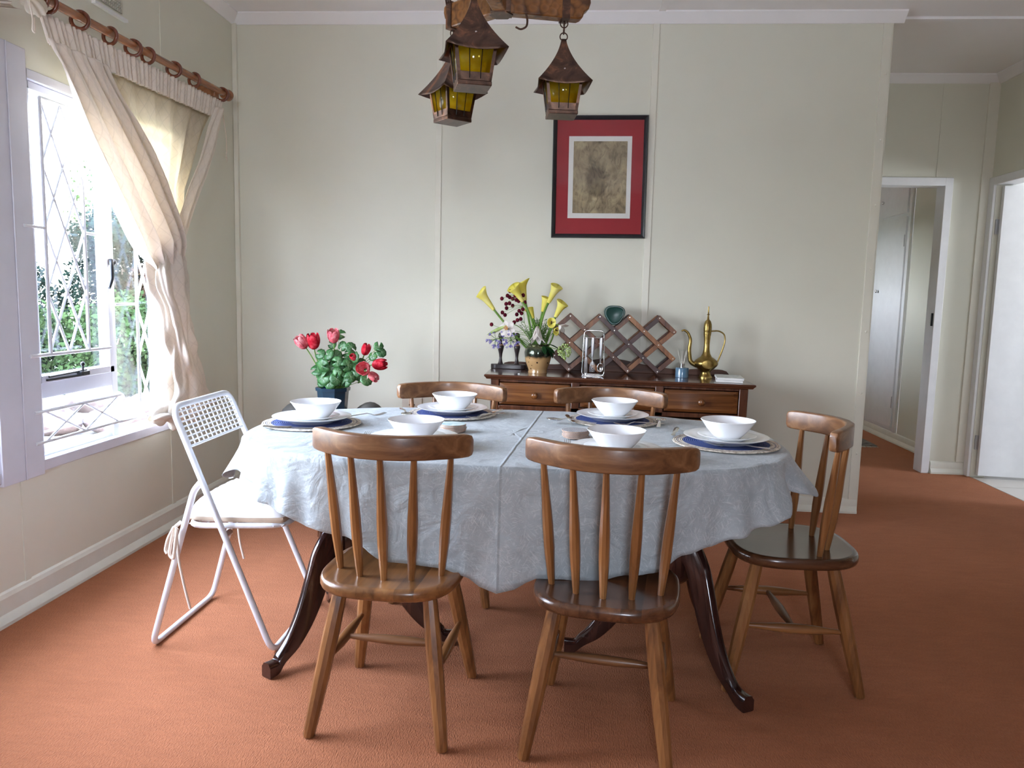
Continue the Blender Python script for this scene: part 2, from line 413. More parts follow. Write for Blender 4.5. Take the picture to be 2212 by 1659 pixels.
# kitchen shell
M_TILE = plain('cream_floor_tile', (0.60, 0.54, 0.47), 0.3, var=0.04, nscale=3)
tl = MB()
for i in range(7):
    for j in range(9):
        x0 = 2.875 + i * .4; y0 = 2.5 + j * .4
        tl.box(x0 + .003, x0 + .397, y0 + .003, y0 + .397, -0.05, 0.0)
tl.box(2.871, 5.7, 2.45, 6.15, -0.07, -0.003)
struct('floor_kitchen', tl, M_TILE, 'cream tiled kitchen floor beyond the open white door', ang=30)
w = MB(); w.box(XR + .1, 5.6, 5.9, 6.0, 0, CH); w.box(XR + .1, 5.6, 2.4, 2.5, 0, CH)
w.box(5.5, 5.6, 2.5, 3.9, 0, CH); w.box(5.5, 5.6, 4.7, 5.9, 0, CH); w.box(5.5, 5.6, 3.9, 4.7, 0, 1.1); w.box(5.5, 5.6, 3.9, 4.7, 1.9, CH)
struct('wall_kitchen', w, M_WHITE, 'white kitchen walls around a window opening')
struct('ceiling_kitchen', MB().box(XR + .1, 5.6, 2.4, 6.0, CH, CH + .1), M_CEIL, 'white kitchen ceiling')

# cover strips, cornices and skirtings
def skirt(name, pts_a, pts_b, normal, label, mat=M_SKIRT, h=.085, t=.03):
    # profile: moulded skirting with a quarter round at the foot
    prof = [(0, 0), (t, 0), (t, .012), (t * .7, .03), (t * .45, .038), (t * .45, h - .02), (t * .25, h - .006), (0, h)]
    A = Vector(pts_a); B = Vector(pts_b); nn = Vector(normal)
    mb = MB().rings([[P + nn * u + Vector((0, 0, z)) for u, z in prof] for P in (A, B)])
    return struct(name, mb, mat, label, ang=25)
skirt('baseboard_back', (XL, YB, 0), (1.685, YB, 0), (0, -1, 0), 'cream moulded skirting under the back wall')
skirt('baseboard_left', (XL, YF, 0), (XL, YB, 0), (1, 0, 0), 'cream moulded skirting along the window wall', h=.115, t=.035)
skirt('baseboard_hall', (2.625, YH, 0), (XR - .01, YH, 0), (0, -1, 0), 'cream skirting between the two doorways', h=.09)
skirt('baseboard_right', (XR, 2.3, 0), (XR, 4.7, 0), (-1, 0, 0), 'cream skirting along the right wall')
skirt('baseboard_bedroom', (XR, YH + .12, 0), (XR, 8.5, 0), (-1, 0, 0), 'cream skirting below the fitted wardrobe', h=.085)
def cornice(name, A, B, normal, label, d=.055):
    prof = [(0, 0), (d * .25, 0), (d * .5, -d * .3 + .012), (d, -.012 + d * .02 + .0), (d, 0)]
    prof = [(0, 0), (0, -d), (d * .15, -d), (d * .9, -d * .25), (d, -d * .15), (d, 0)]
    A = Vector(A); B = Vector(B); nn = Vector(normal)
    return struct(name, MB().rings([[P + nn * u + Vector((0, 0, z)) for u, z in prof] for P in (A, B)]), M_CEIL, label, ang=25)
cornice('trim_1', (XL, YB, CH), (1.745, YB, CH), (0, -1, 0), 'white cornice above the back wall')
cornice('trim_2', (XL, YF, CH), (XL, YB, CH), (1, 0, 0), 'white cornice above the window wall')
cornice('trim_3', (0.8, YH, CH), (XR, YH, CH), (0, -1, 0), 'white cornice above the hall wall')
cornice('trim_4', (XR, 2.3, CH), (XR, YH, CH), (-1, 0, 0), 'white cornice above the right wall')
struct('trim_5', MB().box(1.745, XR, 4.555, 4.60, CH - .014, CH), M_CEIL, 'white ceiling batten running from the end of the back wall')
struct('trim_6', MB().box(.43, .465, YF, YB - .05, CH - .006, CH), M_CEIL, 'thin white ceiling batten above the table')
def vstrip(name, x, wd, label, y=YB, z0=.08, z1=CH - .05, d=.006):
    struct(name, MB().box(x - wd / 2, x + wd / 2, y - d, y, z0, z1), M_STRIP, label, bevel=.0015)
vstrip('trim_7', -.783, .034, 'painted cover strip on the back wall, left of the picture')
vstrip('trim_8', .425, .036, 'painted cover strip on the back wall, right of the picture')
vstrip('trim_9', XL + .014, .026, 'painted corner strip between window wall and back wall', d=.02)
m_ = MB().box(1.640, 1.688, YB - .008, YB, .0, CH - .05); m_.box(1.685, 1.692, YB - .008, YB + .128, 0, CH)
for zz in (.35, .7, 1.05, 1.4, 1.75, 2.1, 2.45): m_.sphere((1.668, YB - .008, zz), .006, 8, 6)
struct('trim_10', m_, M_STRIP, 'painted corner strip on the free end of the back wall', bevel=.001)
for k, yy in enumerate((2.63, 3.7, 1.28)):
    struct('trim_%d' % (11 + k), MB().box(XL, XL + .004, yy - .015, yy + .015, .1, ZS - .03), M_WALL, 'thin joint strip on the window wall')
struct('trim_14', MB().box(XL, XL + .004, 3.69, 3.72, ZT + .05, CH - .05), M_WALL, 'thin joint strip above the window')
struct('trim_15', MB().box(2.80, 2.87, YH - .014, YH, .09, CH - .05), M_STRIP, 'cover strip in the corner of the hall')
struct('trim_16', MB().box(2.50, 2.53, YH - .004, YH, 2.09, CH - .05), M_WALL, 'thin joint strip above the bedroom doorway')

# ------------------------------------------------------------------ windows
def wbox(mb, y0, y1, z0, z1, x0, x1): return mb.box(x0, x1, y0, y1, z0, z1)
GX = -2.045
def bars(mb, y0, y1, zb, n, dz, hs, r=.0068, stubs=None, X=-1.975):
    """diamond lattice between two uprights; every diagonal crosses the full width in 2*dz"""
    ztop = zb + n * dz
    mb.tube([(X, y0, zb), (X, y0, ztop)], r, 8); mb.tube([(X, y1, zb), (X, y1, ztop)], r, 8)
    ym = (y0 + y1) / 2
    def cl(ya, za, yb, zb_):
        if zb_ > ztop + 1e-6:
            t = (ztop - za) / (zb_ - za); yb = ya + (yb - ya) * t; zb_ = ztop
        mb.tube([(X - .004, ya, za), (X - .004, yb, zb_)], r * .85, 6)
    for k in range(0, n, 2):
        z = zb + k * dz
        cl(y0, z, y1, z + 2 * dz); cl(y1, z, y0, z + 2 * dz)
        cl(ym, z, y1, z + dz); cl(ym, z, y0, z + dz)
        if k + 1 < n:
            cl(y0, z + dz, ym, z + 2 * dz); cl(y1, z + dz, ym, z + 2 * dz)
def window(name, ya, yb, detailed, label):
    f = MB(); X0, X1 = -2.06, -2.025
    f.box(X0, -1.985, ya, ya + .03, ZS, ZT); f.box(X0, -1.985, yb - .03, yb, ZS, ZT)
    f.box(X0, -1.985, ya, yb, ZT - .035, ZT)
    ym = ya + (3.25 - 2.72 if detailed else (yb - ya) * .52)
    f.box(X0, X1 + .008, ym, ym + .042, ZS + .02, ZT - .03)
    f.box(X0, X1 + .008, ya, ym, .772, .832)
    f.box(X0, X1, ya + .03, yb - .03, ZS + .02, ZS + .04)
    root = struct(name, f, M_FRAME, label, bevel=.002)
    s = MB().box(-2.10, -1.982, ya, yb, ZS - .02, ZS + .022)
    struct('window_sill', s, M_FRAME, None, root, bevel=.003)
    c = MB(); sa, sb, za, zb = ya + .031, ym - .001, .833, ZT - .036
    c.box(X0 + .006, X1 + .022, sa, sa + .028, za, zb); c.box(X0 + .006, X1 + .022, sb - .028, sb, za, zb)
    c.box(X0 + .006, X1 + .022, sa, sb, za, za + .028); c.box(X0 + .006, X1 + .022, sa, sb, zb - .028, zb)
    struct('window_sash', c, M_FRAME, None, root, bevel=.002)
    g = MB(); g.box(GX, GX + .003, sa + .02, sb - .02, za + .02, zb - .02)
    struct('window_pane', g, M_GLASS, None, root)
    g = MB(); g.box(GX, GX + .003, ym + .035, yb - .025, ZS + .03, ZT - .03)
    struct('window_pane', g, M_GLASS, None, root)
    g = MB(); g.box(GX, GX + .003, ya + .025, ym + .005, ZS + .03, .776)
    struct('window_pane', g, M_GLASS, None, root)
    b = MB()
    X = -1.975
    d0 = ya - .04
    n = 4
    bars(b, d0 + .115, d0 + .351, .945, n, .2375, None)
    b.tube([(X, d0, .945), (X, d0 + .5, .945)], .007, 8)
    b.tube([(X, d0, 1.42), (X, d0 + .115, 1.42)], .006, 8); b.tube([(X, d0 + .351, 1.42), (X, d0 + .5, 1.42)], .006, 8)
    b.tube([(X, d0 + .115, 1.895), (X, d0 + .351, 1.895)], .006, 8)
    b.tube([(X, d0 + .01, .732), (X, d0 + .56, .732)], .0065, 8); b.tube([(X, d0 + .01, .615), (X, d0 + .565, .615)], .0065, 8)
    q = [d0 + .07 + k * .235 for k in range(3)]
    for k in range(2):
        b.tube([(X, q[k], .730), (X, q[k + 1], .617)], .0045, 6); b.tube([(X, q[k], .617), (X, q[k + 1], .730)], .0045, 6)
    d1 = ym + .03
    bars(b, d1 + .115, d1 + .355, .613, 5, .2585, None)
    b.tube([(X, d1 - .06, .613), (X, yb - .03, .613)], .0065, 8); b.tube([(X, d1 - .06, 1.13), (X, d1 + .115, 1.13)], .006, 8)
    b.tube([(X, d1 + .355, 1.13), (X, yb - .01, 1.13)], .006, 8)
    b.tube([(X, d1 + .115, 1.90), (X, d1 + .355, 1.90)], .006, 8)
    struct('burglar_bars', b, M_BAR, None, root, ang=60)
    h = MB()
    if detailed:
        h.sphere((-2.0, 3.262, 1.312), .014, 10, 8); h.box(-2.02, -1.995, 3.235, 3.285, 1.30, 1.325)
        h.tube([(-2.0, 3.262, 1.318), (-1.985, 3.225, 1.318), (-1.975, 3.21, 1.29), (-1.972, 3.205, 1.24), (-1.97, 3.18, 1.20)], [.007, .009, .009, .008, .006], 8)
        struct('window_handle', h, M_BLACKM, None, root, ang=60)
        h = MB(); h.box(-2.012, -1.995, 2.80, 3.06, .840, .847); h.tube([(-1.99, 2.80, .857), (-1.99, 3.03, .862)], .004, 8)
        h.tube([(-1.985, 3.0, .845), (-1.985, 3.0, .885)], .005, 8); h.sphere((-1.985, 3.0, .89), .009, 8, 6); h.box(-1.995, -1.975, 2.975, 3.03, .848, .860)
        struct('window_stay', h, M_BLACKM, None, root, ang=40)
    return root
window('window_1', 2.72, 3.72, True, 'steel framed garden window with white diamond burglar bars')
window('window_2', 1.32, 2.52, False, 'garden window beyond the thick white post')
p_ = MB(); p_.box(-2.10, -1.975, 2.515, 2.733, ZS - .03, ZT + .06)
p_.box(-1.975, -1.970, 2.628, 2.634, ZS - .03, ZT + .06)
struct('trim_17', p_, M_FRAME, 'broad painted post between the two nearest windows', bevel=.003)
struct('trim_18', MB().box(-2.1, -1.98, 1.25, 1.33, ZS, ZT), M_FRAME, 'painted post between windows')

# ------------------------------------------------------------------ doorways
f = MB(); f.box(1.705, 1.76, YH - .018, YH + .11, 0, 2.085); f.box(2.560, 2.614, YH - .018, YH + .11, 0, 2.085); f.box(1.76, 2.562, YH - .018, YH + .11, 2.03, 2.085)
d1 = struct('door_1', f, M_WHITE, 'white painted frame of the open bedroom doorway', bevel=.003)
h = MB().box(2.552, 2.560, YH - .004, YH + .012, 1.06, 1.15); struct('strike_plate', h, M_BLACKM, None, d1)
f = MB(); f.box(XR - .018, XR + .11, 5.605, 5.665, 0, 2.085); f.box(XR - .018, XR + .11, 4.73, 4.785, 0, 2.085); f.box(XR - .018, XR + .11, 4.785, 5.605, 2.03, 2.085)
d2 = struct('door_2', f, M_WHITE, 'white frame with a white flush door swung into the kitchen', bevel=.003)
lf = MB().box(0.0, .78, -.02, .02, .02, 2.02)
lf.xf(Matrix.Translation((XR + .03, 5.572, 0)) @ Matrix.Rotation(rad(-5), 4, 'Z'))
struct('door_leaf', lf, M_WHITE, None, d2, bevel=.002)
for zz in (.25, 1.75):
    hg = MB().box(XR + .012, XR + .032, 5.588, 5.606, zz - .05, zz + .05)
    struct('hinge', hg, M_STEEL, None, d2)

# fitted wardrobe on the bedroom wall
wr = thing('fitted_wardrobe', 'white built-in wardrobe seen through the bedroom doorway', 'wardrobe', (XR, 7.2, 0))
b = MB(); b.box(-.018, .45, -.33, .75, .10, CH - .01); b.box(.0, .45, -.33, .75, .0, .10)
for y0 in (-.34, .71): b.box(-.026, 0, y0, y0 + .05, .09, 2.30)
b.build('carcass', M_WHITE, wr, bevel=.002)
dn = MB().box(-.034, -.018, -.275, .255, .125, 1.955).build('door', M_WHITE, wr, bevel=.003)
MB().sphere((-.052, .215, 1.32), .014, 12, 8).build('knob', M_CHROME, dn)
for z0 in (.30, 1.7): MB().box(-.038, -.033, -.272, -.262, z0, z0 + .1).build('hinge', M_STEEL, dn)
dn = MB().box(-.034, -.018, -.275, .255, 1.985, 2.27).build('top_door', M_WHITE, wr, bevel=.003)
MB().sphere((-.052, .215, 2.12), .014, 12, 8).build('knob', M_CHROME, dn)
rg = MB(); rg.box(2.1, 2.63, 6.64, 7.5, 0.002, .012)
M_RUG = plain('patterned_rug_pile', (0.14, 0.12, 0.10), 0.9, var=0.7, nscale=22)
rug = rg.build('bedroom_rug', M_RUG); tag(rug, 'dark patterned rug lying beyond the bedroom doorway', 'rug')
fr = MB()
for k in range(44):
    x = 2.105 + k * .012; fr.tube([(x, 6.64, .006), (x + random.uniform(-.006, .006), 6.605 - random.random() * .012, .004)], .003, 5)
fr.build('fringe', plain('rug_fringe', (0.45, 0.40, 0.32), 0.9), rug)

# air vent over the window
v = thing('air_vent', 'painted perforated air vent high on the window wall', 'vent', (XL, 3.28, 2.44))
pl = MB(); n = 9
for i in range(10): pl.box(0, .006, -.09, .09, -.055 + i * .0125, -.055 + i * .0125 + .005)
for i in range(13): pl.box(0, .006, -.09 + i * .0146, -.09 + i * .0146 + .006, -.055, .062)
pl.build('grille', M_STRIP, v)
MB().box(.0, .0015, -.088, .088, -.054, .060).build('backing', plain('vent_shadow_cavity', (0.10, 0.10, 0.09), 0.9), v)
MB().box(0, .018, -.12, .115, -.085, -.072).build('ledge', M_WHITE, v)
so = thing('wall_socket', 'cream double wall socket low on the back wall', 'socket', (-.925, YB, .545))
MB().box(-.06, .06, -.01, 0, -.04, .04).build('plate', plain('cream_plastic', (0.62, 0.55, 0.46), 0.35), so, bevel=.002)
s_ = MB()
for dx in (-.012, .012): s_.tube([(dx, -.0125, 0.0), (dx, -.009, 0.0)], .006, 8)
s_.build('socket_hole', M_BLACKM, so)


# ================================================================== CHAIRS
def se_pt(t, a, b, n):
    c, s = cos(t), sin(t)
    return (a * math.copysign(abs(c) ** (2 / n), c), b * math.copysign(abs(s) ** (2 / n), s))
def make_chair(label):
    t = thing('spindle_back_chair', label, 'chair', group='wooden spindle-back dining chairs around the table')
    # seat
    rr = []; N_ = 56
    for z, k in ((.400, .86), (.400, .955), (.405, .985), (.413, 1.0), (.424, 1.0), (.431, .988), (.435, .965), (.434, .90), (.431, .6), (.430, .2)):
        r = []
        for j in range(N_):
            a = 2 * pi * j / N_
            x, y = se_pt(a, .197, .212 if sin(a) < 0 else .185, 3.1)
            r.append((x * k, y * k, z))
        rr.append(r)
    MB().rings(rr).build('seat', M_SEAT, t, ang=60)
    # legs
    legs = []
    for sx_ in (-1, 1):
        for sy_ in (-1, 1):
            top = Vector((sx_ * .125, sy_ * .115, .402)); bot = Vector((sx_ * .187, sy_ * .205, 0.0))
            P = [top.lerp(bot, k) for k in (0, .08, .3, .6, .85, .985, 1)]
            mb = MB().tube(P, [.0185, .0205, .0225, .0215, .0185, .0165, .014], 10)
            # the foot is cut level with the floor
            mb.v = [(x, y, max(z, 0)) for x, y, z in mb.v]
            mb.build('leg', M_CH_Z, t, ang=28); legs.append((top, bot))
    def onleg(sx_, sy_, z):
        top = Vector((sx_ * .125, sy_ * .115, .402)); bot = Vector((sx_ * .187, sy_ * .205, 0.0)); return top.lerp(bot, (.402 - z) / .402)
    mids = []
    for sx_ in (-1, 1):
        A = onleg(sx_, -1, .195); B = onleg(sx_, 1, .205); P = [A.lerp(B, k) for k in (0, .15, .35, .5, .65, .85, 1)]
        MB().tube(P, [.006, .009, .0145, .016, .0145, .009, .006], 10).build('stretcher', M_CH_Y, t, ang=40); mids.append(A.lerp(B, .5))
    P = [mids[0].lerp(mids[1], k) for k in (0, .12, .35, .5, .65, .88, 1)]
    MB().tube(P, [.006, .009, .0135, .0145, .0135, .009, .006], 10).build('stretcher', M_CH_X, t, ang=40)
    # spindles
    for k in (-2, -1, 0, 1, 2):
        xb = k * .073; xt = k * .0875
        A = Vector((xb, -.128 + 2.9 * xb * xb, .428)); B = Vector((xt, -.168 + 2.5 * xt * xt, .785))
        P = [A.lerp(B, q) for q in (0, .08, .3, .5, .75, .92, 1)]
        MB().tube(P, [.0085, .0105, .0145, .0145, .011, .009, .008], 9).build('spindle', M_CH_Z, t, ang=32)
    # back rail
    rr = []; hw = .222
    st = [-1, -.985, -.95, -.88, -.75, -.5, -.25, 0, .25, .5, .75, .88, .95, .985, 1]
    for u in st:
        x = u * hw; y = -.170 + 2.35 * x * x
        tx = Vector((1, 4.7 * x, 0)).normalized(); nn = Vector((-tx.y, tx.x, 0))
        e = {1: .60, .985: .84, .95: .95, .88: .99}.get(abs(u), 1.0)
        hh = .0325 * e; ht = .0145 * (0.4 + .6 * e); r = []
        rad_ = min(.0055, ht * .7)
        prof_r = []
        for qx, qy, a0 in ((1, 1, 0), (-1, 1, 90), (-1, -1, 180), (1, -1, 270)):
            for k_ in range(4):
                aa = rad(a0 + 30 * k_); prof_r.append((qx * (ht - rad_) + rad_ * cos(aa), qy * (hh - rad_) + rad_ * sin(aa)))
        for p in prof_r:
            r.append(Vector((x, y, .806)) + nn * p[0] + Vector((0, 0, p[1] - .003 * abs(u) ** 2)))
        rr.append(r)
    MB().rings(rr).build('back_rail', M_CH_X, t, ang=35)
    return t
chair = make_chair('wooden spindle-back chair in front of the table, beside the white folding chair')
chair.location = (-.476, 2.124, 0); chair.rotation_euler = (0, 0, rad(-4))
c2_ = dup(chair, (.127, 2.073, 0), rad(-8.3), 'wooden spindle-back chair in front of the table, its rail before the spiral coasters')
c3_ = dup(chair, (.722, 2.512, 0), rad(91), 'wooden spindle-back chair at the rounded table end nearest the hall, seen side-on')
dup(chair, (-.478, 3.065, .0), rad(180), 'wooden spindle-back chair behind the table beside the red tulips')
dup(chair, (.165, 3.05, 0), rad(174), 'wooden spindle-back chair behind the table, its rail crossing the sideboard drawers')

M_SEAT_D = wood('chair_wood_dark_seat', dark=(0.045, 0.018, 0.009), mid=(0.11, 0.045, 0.02), light=(0.19, 0.085, 0.038), axis='y', planks=0.052, rough=0.25, coat=0.35)
for c_ in (c2_, c3_):
    for k_ in kids(c_):
        if k_.name.startswith('seat'):
            k_.data = k_.data.copy(); k_.data.materials[0] = M_SEAT_D
# ================================================================== TABLE
TX, TY, TA, TB, TN = -.179, 2.590, .884, .528, 2.8
tb = thing('dining_table', 'oval dining table on two dark mahogany pedestals with sabre legs', 'table', (TX, TY, 0))
rr = []
for z, k in ((.708, .96), (.712, .985), (.722, .99), (.732, .985), (.7365, .97), (.7365, .5)):
    rr.append([(se_pt(2 * pi * j / 72, TA - .012, TB - .012, TN)[0] * k, se_pt(2 * pi * j / 72, TA - .012, TB - .012, TN)[1] * k, z) for j in range(72)])
MB().rings(rr).build('tabletop', M_MAHOG, tb)
MB().box(-.62, .62, -.095, -.005, .64, .708).build('under_rail', M_MAHOG, tb)
for px in (-.55, .561):
    c = (px, -.05, 0)
    prof = [(.0, .26), (.028, .265), (.05, .285), (.056, .30), (.058, .41), (.05, .425), (.036, .44), (.034, .47), (.044, .51), (.05, .56), (.042, .61), (.034, .64), (.06, .655), (.075, .665), (.075, .69), (.0, .69)]
    MB().lathe(prof, 28, c).build('pedestal_column', M_MAHOG, tb, ang=35)
    MB().box(px - .16, px + .16, -.21, .11, .68, .708).build('pedestal_block', M_MAHOG, tb, bevel=.004)
FEET = [(-.908, 2.238), (-.377, 2.54), (.026, 2.526), (.556, 2.211), (-.90, 2.85), (.56, 2.82)]
for (fx, fy), px in zip(FEET, (-.729, -.729, .382, .382, -.729, .382)):
    ox, oy = px - TX, -.05
    D = Vector((fx - px, fy - 2.54, 0)); R_ = D.length; D.normalize(); S = Vector((-D.y, D.x, 0))
    O = Vector((ox, oy, 0))
    # centre line of the leg (distance from column, height, half thickness across the curve)
    ctl = [(.03, .385, .048), (.078, .390, .046), (.122, .345, .046), (.154, .275, .044), (.185, .202, .040), (.222, .135, .034), (.266, .080, .026), (.312, .045, .018), (R_ - .022, .027, .020), (R_ + .012, .025, .024)]
    rr = []
    for i, (r, z, h) in enumerate(ctl):
        a = ctl[max(i - 1, 0)]; b = ctl[min(i + 1, len(ctl) - 1)]
        T = Vector((b[0] - a[0], b[1] - a[1])).normalized(); nr, nz = -T.y, T.x
        if i >= len(ctl) - 2: nr, nz = 0.0, 1.0
        if nz < 0 and i > 2: nr, nz = -nr, -nz
        w = .021 - .004 * (i / 9) + (.004 if i >= 8 else 0)
        ring = []
        for j, (p, q) in enumerate(((-1, -.9), (-.75, -1), (.75, -1), (1, -.9), (1, .45), (.72, .72), (.62, .95), (.3, 1.04), (-.3, 1.04), (-.62, .95), (-.72, .72), (-1, .45))):
            V = O + D * (r + nr * h * q) + S * (w * p) + Vector((0, 0, z + nz * h * q))
            if V.z < 0: V.z = 0
            ring.append(V)
        rr.append(ring)
    # subdivide smoothly
    fine = []
    for i in range(len(rr) - 1):
        p0 = rr[max(i - 1, 0)]; p1 = rr[i]; p2 = rr[i + 1]; p3 = rr[min(i + 2, len(rr) - 1)]
        for k in range(4):
            t_ = k / 4
            fine.append([.5 * ((2 * b) + (c_ - a) * t_ + (2 * a - 5 * b + 4 * c_ - d) * t_ ** 2 + (3 * b - a - 3 * c_ + d) * t_ ** 3) for a, b, c_, d in zip(p0, p1, p2, p3)])
    fine.append(rr[-1])
    fine = [[Vector((v.x, v.y, max(v.z, 0.0))) for v in r] for r in fine]
    MB().rings(fine).build('leg', M_MAHOG, tb, ang=40)

# ------------------------------------------------------------------ tablecloth
HEM = [(-180, .095), (-172, .112), (-166, .128), (-160, .110), (-151, .068), (-143, .095), (-134, .135), (-128.7, .155), (-121.3, .19), (-113, .212), (-110.2, .226), (-103.9, .272), (-95.3, .276), (-92.6, .292), (-90, .322), (-86.9, .284), (-84.9, .285), (-79.3, .293), (-72.8, .270), (-69, .256), (-62.2, .212), (-56.8, .192), (-50.4, .166), (-42, .142), (-35.3, .122), (-31, .085), (-26, .068), (-21, .085), (-16, .10), (-10, .075), (-5, .055), (2, .09), (12, .13), (24, .10), (40, .17), (60, .24), (90, .29), (120, .24), (145, .16), (158, .11), (170, .13), (180, .095)]
OFF = [(-180, .022), (-172, .032), (-164.4, .042), (-156, .05), (-148, .02), (-141, .02), (-134, .03), (-128, .03), (-122, .0), (-115, -.02), (-108, -.015), (-100, -.03), (-93, -.005), (-90, .02), (-87, .0), (-78, -.01), (-70, .01), (-62, .015), (-54, .02), (-47, .04), (-40, .06), (-35.3, .07), (-30, .035), (-25, .02), (-20, .06), (-15, .085), (-9, .06), (-3, .03), (5, .06), (16, .035), (30, .05), (45, .02), (60, .04), (80, .025), (100, .035), (120, .025), (140, .05), (155, .03), (168, .03), (180, .022)]
def fold_noise(t, s):
    return .007 * s * (sin(t * 21 + 1.3) * .6 + sin(t * 37 + 2.1) * .4) * (1 + 1.6 * abs(cos(t)))
NT = 360; uv = []; rows = []
ZC = .7425
for k in (.0, .12, .25, .38, .5, .62, .72, .81, .88, .94, .975, .993):
    r = []
    for j in range(NT):
        t = -pi + 2 * pi * j / NT
        x, y = se_pt(t, TA, TB, TN); x *= k; y *= k
        z = ZC + (.0014 * sin(x * 23 + y * 9) * sin(y * 31 - x * 7)) * (1 if k > .05 else 0)
        z += .0028 * math.exp(-((x - .02 - .02 * y) / .004) ** 2)
        r.append((x, y, z)); uv.append((x, y))
    rows.append(r)
SS = (0, .04, .09, .16, .26, .38, .5, .62, .74, .86, .95, 1.0)
for s in SS:
    r = []
    for j in range(NT):
        t = -pi + 2 * pi * j / NT
        x, y = se_pt(t, TA, TB, TN)
        x2, y2 = se_pt(t + .004, TA, TB, TN); x1, y1 = se_pt(t - .004, TA, TB, TN)
        nx, ny = (y2 - y1), -(x2 - x1); l = math.hypot(nx, ny) or 1; nx /= l; ny /= l
        dg = math.degrees(t); drop = interp(HEM, dg) * 1.03 + .012; off = interp(OFF, dg)
        o = .006 * min(1, s / .04) + off * s ** 1.15 + fold_noise(t, s)
        z = ZC - .001 - drop * s - (.002 if s else 0)
        if abs(x) < .05 and y < 0: o += .010 * math.exp(-((x - .0) / .006) ** 2) * min(1, s * 6)
        r.append((x + nx * o, y + ny * o, z)); uv.append((x + nx * drop * s, y + ny * drop * s))
    rows.append(r)
mb = MB(); mb.grid(rows, closed=True)
cl = mb.build('tablecloth', M_CLOTH, None, ang=180, uv=uv, solid=.0016, loc=(TX, TY, 0))
tag(cl, 'pale blue grey scratch patterned cloth draped over the oval table', 'tablecloth')

# ================================================================== TABLE SETTINGS
M_NAVY = None
def mat_placemat():
    m, nt, N, L, b = newmat('woven_placemat')
    t = N.new('ShaderNodeTexCoord'); ln = N.new('ShaderNodeVectorMath'); ln.operation = 'LENGTH'
    sp = N.new('ShaderNodeVectorMath'); sp.operation = 'MULTIPLY'; sp.inputs[1].default_value = (1, 1, 0)
    L.new(t.outputs['Object'], sp.inputs[0]); L.new(sp.outputs[0], ln.inputs[0])
    sw = math_n(nt, 'SINE', math_n(nt, 'MULTIPLY', ln.outputs['Value'], 1000.0))
    navy = mix(nt, math_n(nt, 'MULTIPLY_ADD', sw, 0.35), (0.028, 0.05, 0.17), (0.05, 0.085, 0.27))
    br = noise(nt, coords(nt, (120, 120, 120)), 1.0, 2)
    cream = ramp(nt, br, ((0.35, (0.42, 0.35, 0.27)), (0.6, (0.78, 0.72, 0.62))))
    rim = ramp(nt, ln.outputs['Value'], ((0.0, (0, 0, 0)), (0.1385, (0, 0, 0)), (0.140, (1, 1, 1))))
    c = mix(nt, rim, navy, cream)
    line = math_n(nt, 'MULTIPLY', math_n(nt, 'GREATER_THAN', ln.outputs['Value'], .1535), math_n(nt, 'LESS_THAN', ln.outputs['Value'], .1565))
    c = mix(nt, math_n(nt, 'MULTIPLY', line, .8), c, (0.10, 0.11, 0.18))
    L.new(c, b.inputs['Base Color']); b.inputs['Roughness'].default_value = .75
    bump(nt, sw, b, .5, .002)
    return m
M_PLACEMAT = mat_placemat()
def lathe_open(prof, n=48): return MB().lathe(prof, n)
matt = lathe_open([(.0, 0), (.167, 0), (.171, .002), (.170, .0045), (.14, .005), (.0, .005)]).build('placemat', M_PLACEMAT)
plate = lathe_open([(.0, .0), (.075, .0), (.078, .003), (.10, .010), (.134, .0215), (.1365, .0235), (.134, .0245), (.10, .0155), (.08, .0095), (.0, .008)], 64).build('dinner_plate', M_PORC, ang=60)
splate = lathe_open([(.0, .0), (.052, .0), (.054, .003), (.07, .009), (.092, .0165), (.094, .018), (.092, .019), (.07, .013), (.055, .0075), (.0, .0065)], 64).build('side_plate', M_PORC, ang=60)
bowl = lathe_open([(.0, .0), (.036, .0), (.040, .002), (.052, .014), (.068, .032), (.081, .051), (.0875, .0595), (.0868, .061), (.084, .060), (.077, .051), (.064, .034), (.048, .016), (.036, .007), (.0, .005)], 64).build('soup_bowl', M_PORC, ang=60)
SET = [((-.875, 2.560), 'at the table end by the window'), ((-.435, 2.872), 'at the table back near the red tulips'),
       ((-.455, 2.262), 'before the chair next to the folding chair'), ((.168, 2.842), 'at the table back facing the sideboard'),
       ((.507, 2.462), 'at the rounded end by the side-on chair'), ((.142, 2.205), 'beside the spiral coasters')]
for i, ((x, y), wh) in enumerate(SET):
    for src, dz, cat, txt, gp in ((matt, 0, 'placemat', 'round navy placemat with cream rim ', 'round navy placemats on the cloth'),
                             (plate, .0045, 'plate', 'large white dinner plate ', 'white dinner plates on the placemats'),
                             (splate, .0122, 'plate', 'white side plate under the bowl ', 'white side plates on the dinner plates'),
                             (bowl, .0182, 'bowl', 'white flared soup bowl ', 'white soup bowls on the plate stacks')):
        o = src if i == 0 else src.copy()
        if i: COL.objects.link(o)
        jx = ((.002, 0, .001, -.001, .002, 0)[i] if dz < .015 else (.014, .008, .003, .006, .004, .002)[i])
        o.location = ((x + jx * (dz > .01)) * 1.024, y * 1.024, .7462 + dz); o.rotation_euler = (0, 0, i * .7)
        tag(o, txt + wh, cat, gp)
